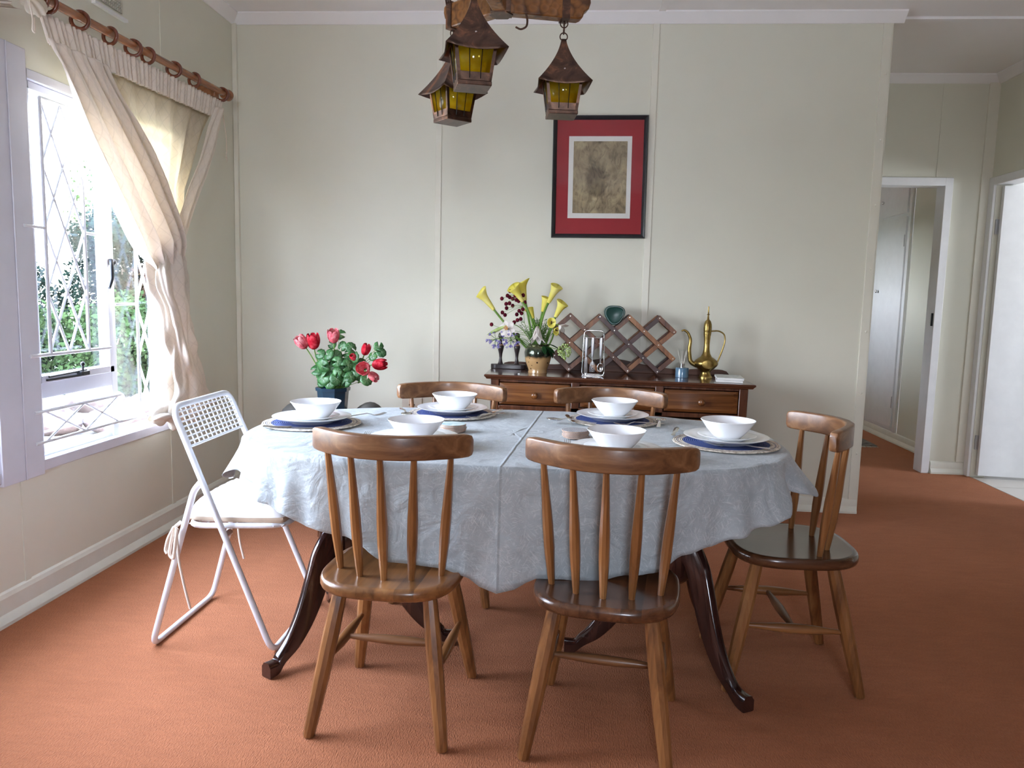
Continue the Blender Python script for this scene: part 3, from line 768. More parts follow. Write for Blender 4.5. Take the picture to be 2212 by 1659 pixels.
# cutlery, lying along local +Y (handle at y=0, working end at y=.19)
def flat_strip(pts, th=.0018):
    """pts: (y, half width, z) -> thin bevelled strip"""
    rr = []
    for y, w, z in pts: rr.append([(-w, y, z), (0, y, z - th * .5), (w, y, z), (w * .8, y, z + th), (-w * .8, y, z + th)])
    return MB().rings(rr)
def make_fork(label, g):
    t = thing('fork', label, 'fork', group=g)
    flat_strip([(0, .006, .004), (.02, .0075, .004), (.08, .0045, .009), (.115, .003, .011), (.128, .004, .008), (.14, .0105, .003), (.148, .012, .002)]).build('handle', M_CHROME, t, ang=70)
    for k in range(4):
        x = -.0092 + k * .0061
        MB().tube([(x, .147, .0028), (x, .165, .0035), (x, .192, .0095)], [.0017, .0015, .0008], 6).build('tine', M_CHROME, t)
    return t
def make_spoon(label, g):
    t = thing('spoon', label, 'spoon', group=g)
    flat_strip([(0, .006, .004), (.02, .0075, .004), (.08, .0045, .010), (.115, .003, .012), (.132, .0035, .008)]).build('handle', M_CHROME, t, ang=70)
    rows_ = []
    for i in range(9):
        u = -1 + 2 * i / 8; w = .0205 * math.sqrt(max(0, 1 - u * u)) * (1 + .12 * u) + .0006; r = []
        for j in range(9):
            q = -1 + 2 * j / 8; r.append((w * q, .160 + .032 * u, .008 - .006 * (1 - q * q) * (1 - u * u)))
        rows_.append(r)
    MB().grid(rows_).build('spoon_bowl', M_CHROME, t, solid=.0014)
    return t
def make_knife(label, g):
    t = thing('table_knife', label, 'knife', group=g)
    flat_strip([(0, .006, .002), (.02, .0075, .0015), (.08, .006, .0015), (.095, .004, .002)], .004).build('handle', M_CHROME, t, ang=70)
    flat_strip([(.094, .004, .002), (.105, .0085, .0015), (.18, .009, .0015), (.200, .003, .0015)], .0012).build('blade', M_CHROME, t, ang=70)
    return t
ZM = .7525
K_ = 1.024
def lay(mk, label, g, x, y, deg, z=ZM):
    o = mk(label, g); o.location = (x * K_, y * K_, z - .0108 if z > .7529 else z); o.rotation_euler = (0, 0, rad(deg)); return o
GF, GK, GS = 'forks on the placemats', 'knives on the placemats', 'spoons on the placemats'
lay(make_knife, 'table knife lying along the near rim of the placemat at the window end', GK, -.99, 2.418, -86)
lay(make_fork, 'fork behind the plate at the window end, tines pointing at the sideboard', GF, -.80, 2.62, -47, .764)
lay(make_spoon, 'spoon on the placemat near the tulips, its bowl beside the plate rim', GS, -.640, 2.90, -160, .7635)
lay(make_fork, 'fork across the rim of the placemat near the tulips, tines toward the window side', GF, -.235, 2.86, 140, .7645)
lay(make_knife, 'table knife under the fork near the tulips', GK, -.255, 2.96, 160)
lay(make_fork, 'fork standing beside the plate before the chair next to the folding chair', GF, -.632, 2.205, 0, .758)
lay(make_spoon, 'spoon behind the plate before the chair next to the folding chair', GS, -.60, 2.30, -25, .758)
lay(make_spoon, 'curved spoon lying at the near rim of the placemat facing the drawers', GS, .105, 2.698, 73, .7645)
lay(make_fork, 'curved fork leaving the near rim of the placemat facing the drawers', GF, .345, 2.742, 106, .7645)
lay(make_spoon, 'spoon with dark bowl at the hall side of the placemat facing the drawers', GS, .315, 2.66, -10, .7645)
lay(make_knife, 'table knife on the window side of the placemat facing the drawers', GK, .025, 2.71, 8)
lay(make_fork, 'fork lying at the near rim of the placemat at the rounded table end', GF, .615, 2.345, 80, .7645)
lay(make_knife, 'table knife at the far rim of the placemat at the rounded table end', GK, .345, 2.505, -12)
lay(make_fork, 'fork with upright tines beside the spiral coasters', GF, .003, 2.19, 0, .758)

# coasters
def coaster_mat(name, base, line, swirl):
    m, nt, N, L, b = newmat(name)
    v = coords(nt, (1, 1, 1))
    if swirl:
        g = N.new('ShaderNodeTexWave'); g.wave_type = 'RINGS'; g.rings_direction = 'Z'; g.inputs['Scale'].default_value = 60; g.inputs['Distortion'].default_value = 6; g.inputs['Detail Scale'].default_value = 14
        L.new(v, g.inputs[0]); f = g.outputs['Fac']
    else: f = noise(nt, v, 45, 3)
    L.new(ramp(nt, f, ((.35, base), (.6, line))), b.inputs['Base Color']); b.inputs['Roughness'].default_value = .25
    return m
M_CO1 = coaster_mat('teal_coaster_print', (0.30, 0.52, 0.55), (0.60, 0.74, 0.72), False)
M_CO2 = coaster_mat('spiral_coaster_print', (0.16, 0.18, 0.24), (0.70, 0.70, 0.72), True)
M_CORK = plain('coaster_edge_cork', (0.44, 0.31, 0.24), .7, var=.2, nscale=80)
for (cx, cy), mt, nm in (((-.387, 2.572), M_CO1, 'teal printed'), ((.031, 2.54), M_CO2, 'grey spiral printed')):
    for k in range(5):
        last = k == 4
        word = ('lowest', 'second from the bottom', 'middle', 'second from the top', 'topmost')[k]
        t = thing('coaster', 'round %s coaster, %s of its stack' % (nm, word), 'coaster', (cx + random.uniform(-.0025, .0025), cy + random.uniform(-.0025, .0025), .7462 + k * .0050), group=nm + ' coasters in a stack')
        MB().lathe([(0, 0), (.0445, 0), (.045, .001), (.045, .0036), (.044, .0042), (0, .0042)], 40).build('cork_disc', M_CORK, t)
        MB().lathe([(0, .0042), (.0435, .0042), (.0435, .0048), (0, .0048)], 40).build('printed_face', mt, t)


# ================================================================== FOLDING CHAIR
fc = thing('folding_chair', 'white tubular metal folding chair with a wire grid back and cotton cushion', 'chair', (-1.17, 2.605, 0))
def bez(pts, r=.03, n=5):
    """polyline with rounded corners"""
    P = [Vector(p) for p in pts]; out = [P[0]]
    for i in range(1, len(P) - 1):
        a = (P[i - 1] - P[i]); b = (P[i + 1] - P[i]); ra = min(r, a.length * .45, b.length * .45)
        p0 = P[i] + a.normalized() * ra; p2 = P[i] + b.normalized() * ra
        for k in range(n + 1):
            t = k / n; out.append(p0 * (1 - t) ** 2 + P[i] * 2 * t * (1 - t) + p2 * t * t)
    out.append(P[-1]); return out
TR = .0105
yn, yf_ = -.225, .22
A = bez([(-.115, yn + .02, .815), (.215, yn, TR), (.215, yf_, TR), (-.115, yf_ - .02, .815), (-.115, yn + .02, .815), (-.110, yn + .02, .803)][:5], .045)
def loop(pts, r):
    P = [Vector(p) for p in pts]; n_ = len(P); out = []
    for i in range(n_):
        a = P[i - 1] - P[i]; b = P[(i + 1) % n_] - P[i]
        p0 = P[i] + a.normalized() * r; p2 = P[i] + b.normalized() * r
        for k in range(6):
            t = k / 5; out.append(p0 * (1 - t) ** 2 + P[i] * 2 * t * (1 - t) + p2 * t * t)
    return out
MB().tube(loop([(-.115, yn + .012, .822), (.215, yn, TR), (.215, yf_, TR), (-.115, yf_ - .012, .822)], .05), TR, 10, closed=True).build('back_frame', M_TUBE, fc, ang=60)
rear = bez([(-.025, yn + .016, .575), (-.05, yn + .016, .545), (-.085, yn + .012, .42), (-.20, yn, TR), (-.20, yf_, TR), (-.085, yf_ - .012, .42), (-.05, yf_ - .016, .545), (-.025, yf_ - .016, .575)], .045)
MB().tube(rear, TR, 10).build('rear_frame', M_TUBE, fc, ang=60)
seat = loop([(-.085, yn + .03, .422), (.245, yn + .045, .432), (.245, yf_ - .045, .432), (-.085, yf_ - .03, .422)], .07)
MB().tube(seat, TR * .95, 10, closed=True).build('seat_frame', M_TUBE, fc, ang=60)
g = MB()
for k in range(13):
    y = yn + .05 + k * (yf_ - yn - .1) / 12; g.tube([(-.085, y, .423), (.243, y, .433)], .002, 5)
for k in range(11):
    x = -.06 + k * .03; g.tube([(x, yn + .035, .424 + x * .03), (x, yf_ - .035, .424 + x * .03)], .002, 5)
tag(g.build('seat_grid', M_TUBE, fc), None)
g = MB()
def onA(z, y): return (-.115 + .33 * (.822 - z) / .81, y, z)
g.tube([onA(.692, yn + .015), onA(.692, yf_ - .015)], .005, 8)
for k in range(13):
    y = yn + .03 + k * (yf_ - yn - .06) / 12; g.tube([onA(.692, y), onA(.812, y)], .0024, 6)
for k in range(7):
    z = .708 + k * .0158; g.tube([onA(z, yn + .012), onA(z, yf_ - .012)], .0024, 6)
g.build('back_grid', M_TUBE, fc)
h = MB()
h.tube([(.055, yn + .012, .40), (.055, yn + .05, .40)], .011, 10)
h.build('pivot', M_STEEL, fc)
h = MB(); h.tube([(.055, yf_ - .012, .40), (.055, yf_ - .05, .40)], .011, 10); h.build('pivot', M_STEEL, fc)
# seat cushion tied on the frame
cu = thing('seat_cushion', 'padded white cotton cushion tied on the folding chair', 'cushion', (-1.17, 2.605, .437))
rows = []; nu = 34
for i in range(nu + 1):
    u = -1 + 2 * i / nu; r = []
    for j in range(nu + 1):
        w_ = -1 + 2 * j / nu
        m = max(0, (1 - abs(u) ** 4)) ** .45 * max(0, (1 - abs(w_) ** 4)) ** .45
        d = .018 + .062 * m
        e = max(abs(u), abs(w_))
        if e > .70: d += .005 * sin((math.atan2(w_, u)) * 34) * (1 - e) / .30 * 1.6
        x = .075 + u * .175; y = w_ * .190
        if e > .999: d = .018
        # softened corners
        c_ = 1 - .06 * (abs(u * w_)) ** 3
        r.append((x * 1 if False else .075 + u * .175 * c_, w_ * .190 * c_, d + .004 * u))
    rows.append(r)
top = MB().grid(rows); top.build('cushion_top', M_CUSH, cu, ang=180)
band = []
per = [(u, -1) for u in [-1 + 2 * k / 30 for k in range(30)]] + [(1, w_) for w_ in [-1 + 2 * k / 30 for k in range(30)]] + [(-u, 1) for u in [-1 + 2 * k / 30 for k in range(30)]] + [(-1, -w_) for w_ in [-1 + 2 * k / 30 for k in range(30)]]
for z, k in ((.002, .985), (.008, 1.0), (.014, 1.0), (.0185, .995)):
    r = []
    for u, w_ in per:
        c_ = (1 - .06 * (abs(u * w_)) ** 3) * k
        r.append((.075 + u * .175 * c_, w_ * .190 * c_, z + .004 * u * (z / .018)))
    band.append(r)
MB().rings(band).build('cushion_band', M_CUSHSIDE, cu, ang=60)
def ribbon(pts, wd=.006): return MB().tube(pts, wd * .5, 6)
def mk_ribbon(name, pts, parent, w=.0055):
    return MB().tube(bez(pts, .03, 4), [w] * len(bez(pts, .03, 4)), 6).build(name, M_TIE, parent, ang=80)
mk_ribbon('tie', [(-.098, yn + .02, .0), (-.112, yn - .005, -.015), (-.120, yn - .008, -.06), (-.128, yn - .008, -.105), (-.112, yn - .01, -.12), (-.103, yn - .012, -.06), (-.098, yn - .008, -.015)], cu)
mk_ribbon('tie', [(-.11, yn - .004, -.01), (-.130, yn - .01, -.05), (-.140, yn - .008, -.09), (-.133, yn - .01, -.10)], cu)
mk_ribbon('tie', [(-.10, yn - .008, -.012), (-.095, yn - .01, -.12), (-.078, yn - .006, -.22), (-.062, yn - .004, -.29)], cu, .004)
mk_ribbon('tie', [(-.09, yf_ - .02, .0), (-.088, yf_ - .02, -.10), (-.082, yf_ - .015, -.2), (-.068, yf_ - .01, -.27)], cu, .004)

# ================================================================== CURTAINS
XC = -1.885
RODZ0, RODZ1 = 2.212, 2.247
def rodz(y): return RODZ0 + (y - 2.747) * (RODZ1 - RODZ0) / (4.22 - 2.747)
cp = thing('curtain_pole', 'turned wooden curtain pole with end cap above the garden window', 'curtain pole', (XC, 0, 0))
MB().tube([(0, -1.9, rodz(-1.9)), (0, 4.14, rodz(4.14))], .0165, 18).build('pole', M_ROD, cp, ang=60)
fin = [(0, -.01), (.018, -.01), (.018, .0), (.026, .003), (.028, .012), (.024, .019), (.017, .024), (.017, .034), (.026, .038), (.030, .047), (.030, .058), (.025, .066), (.012, .070), (0, .070)]
mb = MB().lathe(fin, 24); mb.xf(Matrix.Translation((0, 4.135, rodz(4.15))) @ Matrix.Rotation(rad(-90 + 1.3), 4, 'X'))
mb.build('end_cap', M_ROD, cp, ang=50)
br = MB(); br.box(-.105, -.0, 4.035, 4.085, 2.205, 2.262); br.build('bracket', M_ROD, cp, bevel=.006)
ring_ys = (2.70, 2.735, 2.917, 3.11, 3.276, 3.392, 3.615, 3.812, 4.115)
for i, y in enumerate(ring_ys):
    z = rodz(y) - .011
    t = thing('curtain_ring', 'dark wooden curtain ring on the pole, ' + ('first beside the knot', 'second beside the knot', 'third from the knot', 'alone after the air vent', 'left ring of the close pair', 'right ring of the close pair', 'third from the end cap', 'second from the end cap', 'tight against the end cap')[i], 'ring', (XC, y, z), group='wooden rings on the curtain pole')
    mb = MB().torus((0, 0, 0), .0315, .0075, 'y', 28, 10); mb.xf(Matrix.Rotation(rad((-14, 10, 12, -9, 16, -8, 10, -12, 4)[i]), 4, 'Z'))
    mb.build('ring_body', M_RING, t, ang=80)
    MB().torus((0, 0, -.043), .0045, .001, 'x', 12, 6).build('screw_eye', M_STEEL, t)
# main curtain: a gathered heading swept to a tie, then a twisted tail resting on the sill
ZTIE = 1.47
def tabz(tb, z):
    t_ = sorted(tb)
    if z <= t_[0][0]: return t_[0][1]
    for (a, u), (b, w) in zip(t_, t_[1:]):
        if z <= b:
            t = (z - a) / (b - a); return u + (w - u) * t
    return t_[-1][1]
def slope(y): return (y - 3.4) * .024
def cloth_rows(L_, R__, z0, z1, nv, nu, fx, us=1.0, zs=1.0):
    rows = []; uv = []
    for i in range(nv + 1):
        z = z0 + (z1 - z0) * i / nv; yl, yr = tabz(L_, z), tabz(R__, z); r = []
        for j in range(nu + 1):
            u = j / nu; y = yl + (yr - yl) * u; x, dz = fx(u, z, i / nv)
            r.append((XC + x, y, z + dz + slope(y))); uv.append((u * us, z * zs))
        rows.append(r)
    return rows, uv
# (a) gathered heading band, pleated all along the pole
def fx(u, z, v): return (.006 * sin(2 * pi * u * 44) + .003 * sin(2 * pi * u * 17 + 1) + .006, .003 * sin(2 * pi * u * 44 + 1) * (1 - v))
rows, uv = cloth_rows([(2.175, 2.665), (2.06, 2.72)], [(2.175, 4.105), (2.06, 4.055)], 2.175, 2.075, 8, 520, fx, 2.0)
mb = MB().grid(rows)
cu1 = mb.build('curtain', M_CURT, None, ang=180, uv=uv, solid=.002); tag(cu1, 'cream lattice patterned curtain gathered and twisted at the garden window', 'curtain')
# (b) back-lit fall behind, hanging straight to below the knot
def fx(u, z, v):
    ph = 2 * pi * u * 6.5 + .6 * sin(u * 9); am = .006 + .012 * min(1, v * 3)
    return (-.035 + am * sin(ph) + .3 * am * sin(2.4 * ph + 1), 0)
rows, uv = cloth_rows([(2.09, 2.85), (1.62, 3.30), (1.2, 3.52), (1.09, 3.55)], [(2.09, 4.045), (2.006, 3.97), (1.829, 3.845), (1.677, 3.73), (1.6, 3.715), (1.09, 3.705)], 2.09, 1.09, 60, 160, fx, .95)
MB().grid(rows).build('back_fall', M_CURT2, cu1, uv=uv, ang=180, solid=.001)
# (c) front sweep falling from the window side to the knot
SL = [(2.09, 2.70), (2.059, 2.715), (2.001, 2.768), (1.875, 2.855), (1.694, 2.985), (1.529, 3.115), (1.367, 3.243), (1.30, 3.35), (1.20, 3.46)]
SR = [(2.09, 3.05), (2.009, 3.115), (1.905, 3.225), (1.78, 3.325), (1.626, 3.43), (1.51, 3.515), (1.428, 3.555), (1.30, 3.57), (1.20, 3.53)]
def fx(u, z, v):
    n_ = 4.2; ph = 2 * pi * (u * n_ + .25 * sin(v * 2.6)) + .9 * sin(u * 5 + v * 2); am = .008 + .034 * min(1, v * 2.2)
    x = .020 + am * sin(ph) + .35 * am * sin(2.1 * ph + v * 3)
    x += .03 * v * sin(pi * u); t_ = max(0, (v - .74) / .26); t_ = t_ * t_ * (3 - 2 * t_)
    return (x * (1 - t_) + .012 * t_, 0)
rows, uv = cloth_rows(SL, SR, 2.09, 1.20, 90, 150, fx, .75)
MB().grid(rows).build('front_sweep', M_CURT, cu1, uv=uv, ang=180, solid=.0015)
# (d) narrow tail crossing from the wall side
TL = [(2.13, 3.99), (2.006, 3.893), (1.829, 3.786), (1.677, 3.663), (1.56, 3.59), (1.47, 3.547), (1.37, 3.50)]
TRr = [(2.13, 4.085), (2.059, 4.035), (1.903, 3.954), (1.76, 3.856), (1.597, 3.727), (1.455, 3.629), (1.37, 3.58)]
def fx(u, z, v):
    return (.020 + .020 * (1 - (2 * u - 1) ** 2) + .010 * sin(2 * pi * u * 2.2 + v * 3) * min(1, v * 3 + .3), 0)
rows, uv = cloth_rows(TL, TRr, 2.13, 1.37, 60, 60, fx, .3)
MB().grid(rows).build('crossing_tail', M_CURT, cu1, uv=uv, ang=180, solid=.0015)
# (e) the twisted hank below the knot, ending on the sill
BL = [(1.50, 3.44), (1.38, 3.34), (1.269, 3.31), (1.188, 3.34), (1.125, 3.395), (.997, 3.44), (.844, 3.465), (.76, 3.47), (.70, 3.44), (.659, 3.40), (.60, 3.38)]
BR = [(1.50, 3.60), (1.386, 3.60), (1.258, 3.675), (1.145, 3.655), (1.054, 3.667), (.938, 3.694), (.793, 3.759), (.623, 3.87), (.60, 3.875)]
rows = []; uv = []; nv = 120; nu = 150
for i in range(nv + 1):
    z = 1.50 + (.60 - 1.50) * i / nv; v_ = i / nv; yl, yr = tabz(BL, z), tabz(BR, z); c_ = (yl + yr) / 2; w_ = (yr - yl) / 2; r = []
    tw = v_ * 5.2 + .5 * sin(v_ * 9)
    for j in range(nu):
        a = 2 * pi * j / nu
        q = 1 - .13 * (1 + sin(6 * a + tw * 1.6)) - .08 * (1 + sin(9 * a - tw * 2.1 + 1)) * (1 - .3 * v_) - .05 * (1 + sin(15 * a + v_ * 11))
        q += .10 * sin(z * 33 + a * 2) * (1 if v_ > .15 else 0) * .5
        e = min(1, .25 + v_ * 7)
        r.append((XC + .015 + .062 * e * q * sin(a) * (1 + .25 * max(0, v_ - .8) * 5), c_ + w_ * q * 1.06 * cos(a), z + .012 * sin(a * 3 + z * 20) + slope(c_)))
        uv.append((a * .12, z))
    rows.append(r)
MB().grid(rows, closed=True).build('twisted_hank', M_CURT, cu1, uv=uv, ang=180, solid=.0015)
# lump of cloth resting on the sill
rows = []; uv = []
for i in range(31):
    a = 2 * pi * i / 30; r = []
    for j in range(51):
        u = j / 50; e = sin(pi * min(1, max(0, u * .96 + .02))) ** .5
        rr_ = (.050 + .012 * sin(u * 21 + a) + .012 * sin(u * 9 + a * 5) + .010 * sin(a * 4 + u * 16)) * e
        y = 3.34 + u * .46; r.append((XC - .01 + rr_ * 1.2 * cos(a), y, .605 + .012 * sin(u * 8) + rr_ * 1.05 * sin(a))); uv.append((u * .5, a * .1))
    rows.append(r)
MB().grid(rows).build('sill_fold', M_CURT, cu1, uv=uv, ang=180, solid=.002)
MB().tube([(XC + .02, 4.08, 2.12), (XC + .03, 4.09, 2.02), (XC + .03, 4.095, 1.93), (XC + .03, 4.08, 1.90), (XC + .03, 4.10, 1.885), (XC + .03, 4.085, 1.93)], .0022, 6).build('draw_cord', M_TIE, cu1)
# neighbouring curtain, gathered away toward the next window
rows = []; uv = []
for i in range(31):
    z = 2.15 - i / 30 * 1.5; r = []
    yr = 2.60 - .95 * min(1, (2.15 - z) / .75) ** .62; yl = 1.40 + .12 * min(1, (2.15 - z) / .7)
    for j in range(121):
        u = j / 120; y = yl + (yr - yl) * u
        r.append((XC + .014 * sin(2 * pi * u * 12) + .005 * sin(2 * pi * u * 30), y, z + (y - 3.4) * .02)); uv.append((u * 1.6, z))
    rows.append(r)
cu2 = MB().grid(rows).build('curtain', M_CURT, None, ang=180, uv=uv, solid=.0015); tag(cu2, 'pale curtain drawn back beside the broad window post, only its top edge showing', 'curtain')
kn = MB()
kr = []
for i in range(25):
    a = pi * i / 24; row = []
    for j in range(49):
        b_ = 2 * pi * j / 48; r = .030 * sin(a) * (1 + .22 * sin(b_ * 7 + a * 3)) + .001
        row.append((XC + .012 + r * cos(b_) * 1.1, 2.645 - .045 * cos(a), 2.165 + r * sin(b_) * .9 + .012 * cos(a)))
    kr.append(row)
kn.grid(kr); kn.build('curtain_knot', M_CURT2, cu2, ang=180)
MB().tube(bez([(XC + .03, 2.60, 2.16), (XC + .035, 2.605, 2.10), (XC + .035, 2.60, 2.065), (XC + .035, 2.612, 2.06), (XC + .035, 2.612, 2.11)], .01), .003, 6).build('draw_cord', M_TIE, cu2)

# ================================================================== PICTURE
pc = thing('framed_picture', 'black framed picture with a red mount hanging slightly crooked on the back wall', 'picture', (.139, YB - .002, 1.883), rot=(0, rad(-.5), 0))
PW, PH, FW = .266, .339, .0235
M_PF = plain('black_frame_lacquer', (0.022, 0.023, 0.028), .3, var=.2)
mb = MB(); prof = [(0, 0), (0, .02), (.005, .027), (.012, .023), (FW - .003, .013), (FW, .010), (FW, 0)]
for a in range(4):
    hw_, hh_ = (PW, PH)
    cs = [(-1, -1), (1, -1), (1, 1), (-1, 1)]
    p, q = cs[a], cs[(a + 1) % 4]
    r1 = [(p[0] * (hw_ - u), -d, p[1] * (hh_ - u)) for u, d in prof]; r2 = [(q[0] * (hw_ - u), -d, q[1] * (hh_ - u)) for u, d in prof]
    mb.rings([r1, r2])
mb.build('frame', M_PF, pc, ang=25)
MB().box(-PW + .02, PW - .02, -.008, -.002, -PH + .02, PH - .02).build('red_mount', plain('red_mount_board', (0.30, 0.006, 0.012), .6, var=.05), pc)
pp = MB().box(-.175, .178, -.0105, -.008, -.228, .226).build('white_border', plain('white_paper', (0.74, 0.73, 0.70), .7, var=.02), pc)
m, nt, N, L, b = newmat('sepia_wash_drawing')
v = coords(nt); n1 = noise(nt, v, 7, 6, .65, .5); n2 = noise(nt, coords(nt, (1, 1, .55)), 22, 5, .6, 2.0)
c = ramp(nt, n1, ((.30, (.16, .12, .07)), (.48, (.30, .24, .15)), (.62, (.40, .33, .20)), (.78, (.50, .44, .30))))
ellip = N.new('ShaderNodeMapping'); ellip.inputs['Scale'].default_value = (1 / .11, 1, 1 / .17); ellip.inputs['Location'].default_value = (.15, 0, .15)
tcx = N.new('ShaderNodeTexCoord'); L.new(tcx.outputs['Object'], ellip.inputs[0])
sp = N.new('ShaderNodeVectorMath'); sp.operation = 'MULTIPLY'; sp.inputs[1].default_value = (1, 0, 1); L.new(ellip.outputs[0], sp.inputs[0])
ln = N.new('ShaderNodeVectorMath'); ln.operation = 'LENGTH'; L.new(sp.outputs[0], ln.inputs[0])
msk = ramp(nt, math_n(nt, 'ADD', ln.outputs['Value'], math_n(nt, 'MULTIPLY', n1, .7)), ((.8, (.42, .38, .34)), (1.5, (1, 1, 1))))
c = mix(nt, .85, c, msk, 'MULTIPLY')
c = mix(nt, .6, c, ramp(nt, n2, ((.38, (.45, .42, .40)), (.5, (1, 1, 1)), (.66, (1.3, 1.25, 1.15)))), 'MULTIPLY')
L.new(c, b.inputs['Base Color']); b.inputs['Roughness'].default_value = .7
MB().box(-.148, .153, -.0125, -.0105, -.200, .198).build('drawing', m, pp)
MB().box(-PW + .022, PW - .022, -.0145, -.0135, -PH + .022, PH - .022).build('picture_glass', glass_mat('matt_picture_glass', (1, 1, 1), 0.25), pc)

# ================================================================== LANTERN CHANDELIER
def hammered():
    m, nt, N, L, b = newmat('hammered_oak_beam')
    v = coords(nt); vo = N.new('ShaderNodeTexVoronoi'); vo.inputs['Scale'].default_value = 42; L.new(v, vo.inputs['Vector'])
    f = noise(nt, v, 9, 4)
    c = ramp(nt, vo.outputs['Distance'], ((.1, (.15, .06, .016)), (.5, (.24, .105, .03)), (.85, (.08, .03, .01))))
    c = mix(nt, .5, c, ramp(nt, f, ((.3, (.55, .5, .45)), (.7, (1.3, 1.2, 1.1)))), 'MULTIPLY')
    L.new(c, b.inputs['Base Color']); b.inputs['Roughness'].default_value = .35; bump(nt, vo.outputs['Distance'], b, .5, .004)
    return m
M_BEAM = hammered()
def copper(name, a, b_, c_):
    m, nt, N, L, b = newmat(name)
    f = noise(nt, coords(nt), 14, 4, .6, 1.0)
    L.new(ramp(nt, f, ((.3, a), (.55, b_), (.72, c_))), b.inputs['Base Color']); b.inputs['Metallic'].default_value = .75; b.inputs['Roughness'].default_value = .38
    return m
M_COP = copper('antique_copper_sheet', (.05, .03, .023), (.12, .067, .047), (.36, .16, .08))
m, nt, N, L, b = newmat('amber_lantern_glass')
N.remove(b); out = [n for n in N if n.type == 'OUTPUT_MATERIAL'][0]
t1 = N.new('ShaderNodeBsdfTransparent'); t2 = N.new('ShaderNodeBsdfTranslucent'); t3 = N.new('ShaderNodeBsdfGlossy'); m1 = N.new('ShaderNodeMixShader'); m2 = N.new('ShaderNodeMixShader')
am = ramp(nt, noise(nt, coords(nt), 30, 3), ((.35, (.88, .72, .15)), (.65, (.99, .92, .42))))
L.new(am, t1.inputs[0]); L.new(am, t2.inputs[0]); t3.inputs['Roughness'].default_value = .08; m1.inputs[0].default_value = .35; m2.inputs[0].default_value = .05
L.new(t1.outputs[0], m1.inputs[1]); L.new(t2.outputs[0], m1.inputs[2]); L.new(m1.outputs[0], m2.inputs[1]); L.new(t3.outputs[0], m2.inputs[2]); L.new(m2.outputs[0], out.inputs[0])
M_AMB = m
HX, HY, HZ = -.235, 2.405, 2.045
ch = thing('lantern_chandelier', 'rustic three armed oak chandelier hung on a black chain', 'chandelier', (HX, HY, HZ))
def arm_dirs(): return (15, 141, 263)
for k, dg in enumerate(arm_dirs()):
    L_ = (.27, .235, .36)[k]
    poly = [(.0, 0), (L_ - .035, 0), (L_ - .022, .006), (L_ - .018, .022), (L_ - .004, .032), (L_ + .002, .05), (L_, .068), (L_ - .012, .074), (0, .074)]
    mb = MB().extrude(poly, -.021, .021, 'y'); mb.xf(Matrix.Rotation(rad(dg), 4, 'Z'))
    arm = mb.build('beam_arm', M_BEAM, ch, bevel=.004, ang=40)
    rl = (.195, .21, .308)[k]
    st = MB(); st.box(rl - .012, rl + .012, -.0235, .0235, -.003, .078)
    for q in (-1, 0, 1):
        st.tube([(rl + q * .008, -.024, .07), (rl + q * .010, -.027, .09), (rl + q * .016, -.030, .105)], [.003, .0028, .0008], 6)
        st.tube([(rl + q * .008, .024, .07), (rl + q * .010, .027, .09), (rl + q * .016, .030, .105)], [.003, .0028, .0008], 6)
    st.tube([(rl, 0, -.003), (rl, 0, -.018)], .003, 6)
    st.xf(Matrix.Rotation(rad(dg), 4, 'Z')); st.build('iron_strap', M_COP, arm, ang=40)
hb = MB().lathe([(0, -.004), (.036, -.004), (.036, .0), (.0, .0)], 6); hb.box(-.03, .03, -.03, .03, -.001, .076)
hb.build('hub_plate', M_COP, ch, ang=30)
MB().tube(bez([(.075, -.005, .0), (.08, -.005, -.02), (.078, -.005, -.038), (.06, -.005, -.046), (.045, -.005, -.038)], .012), .003, 8).build('hook', M_COP, ch)
chn = MB(); z = .10
chn.tube([(0, 0, .075), (0, 0, .10)], .012, 8)
k = 0
while z < CH - HZ - .05:
    q = MB().torus((0, 0, 0), .013, .0032, 'x' if k % 2 else 'y', 14, 6); q.v = [(x, y, zz * 1.5) for x, y, zz in q.v]; q.xf(Matrix.Translation((0, 0, z + .016))); chn.add(q.v, q.f); z += .031; k += 1
for dg in arm_dirs():
    a = rad(dg); chn.tube([(cos(a) * .12, sin(a) * .12, .072), (cos(a) * .06, sin(a) * .06, .17), (0, 0, .24)], .004, 6)
chn.build('chain', M_BLACKM, ch)
MB().lathe([(0, -.04), (.02, -.04), (.05, -.01), (.055, 0), (0, 0)], 24, (0, 0, CH - HZ)).build('ceiling_rose', M_BLACKM, ch)
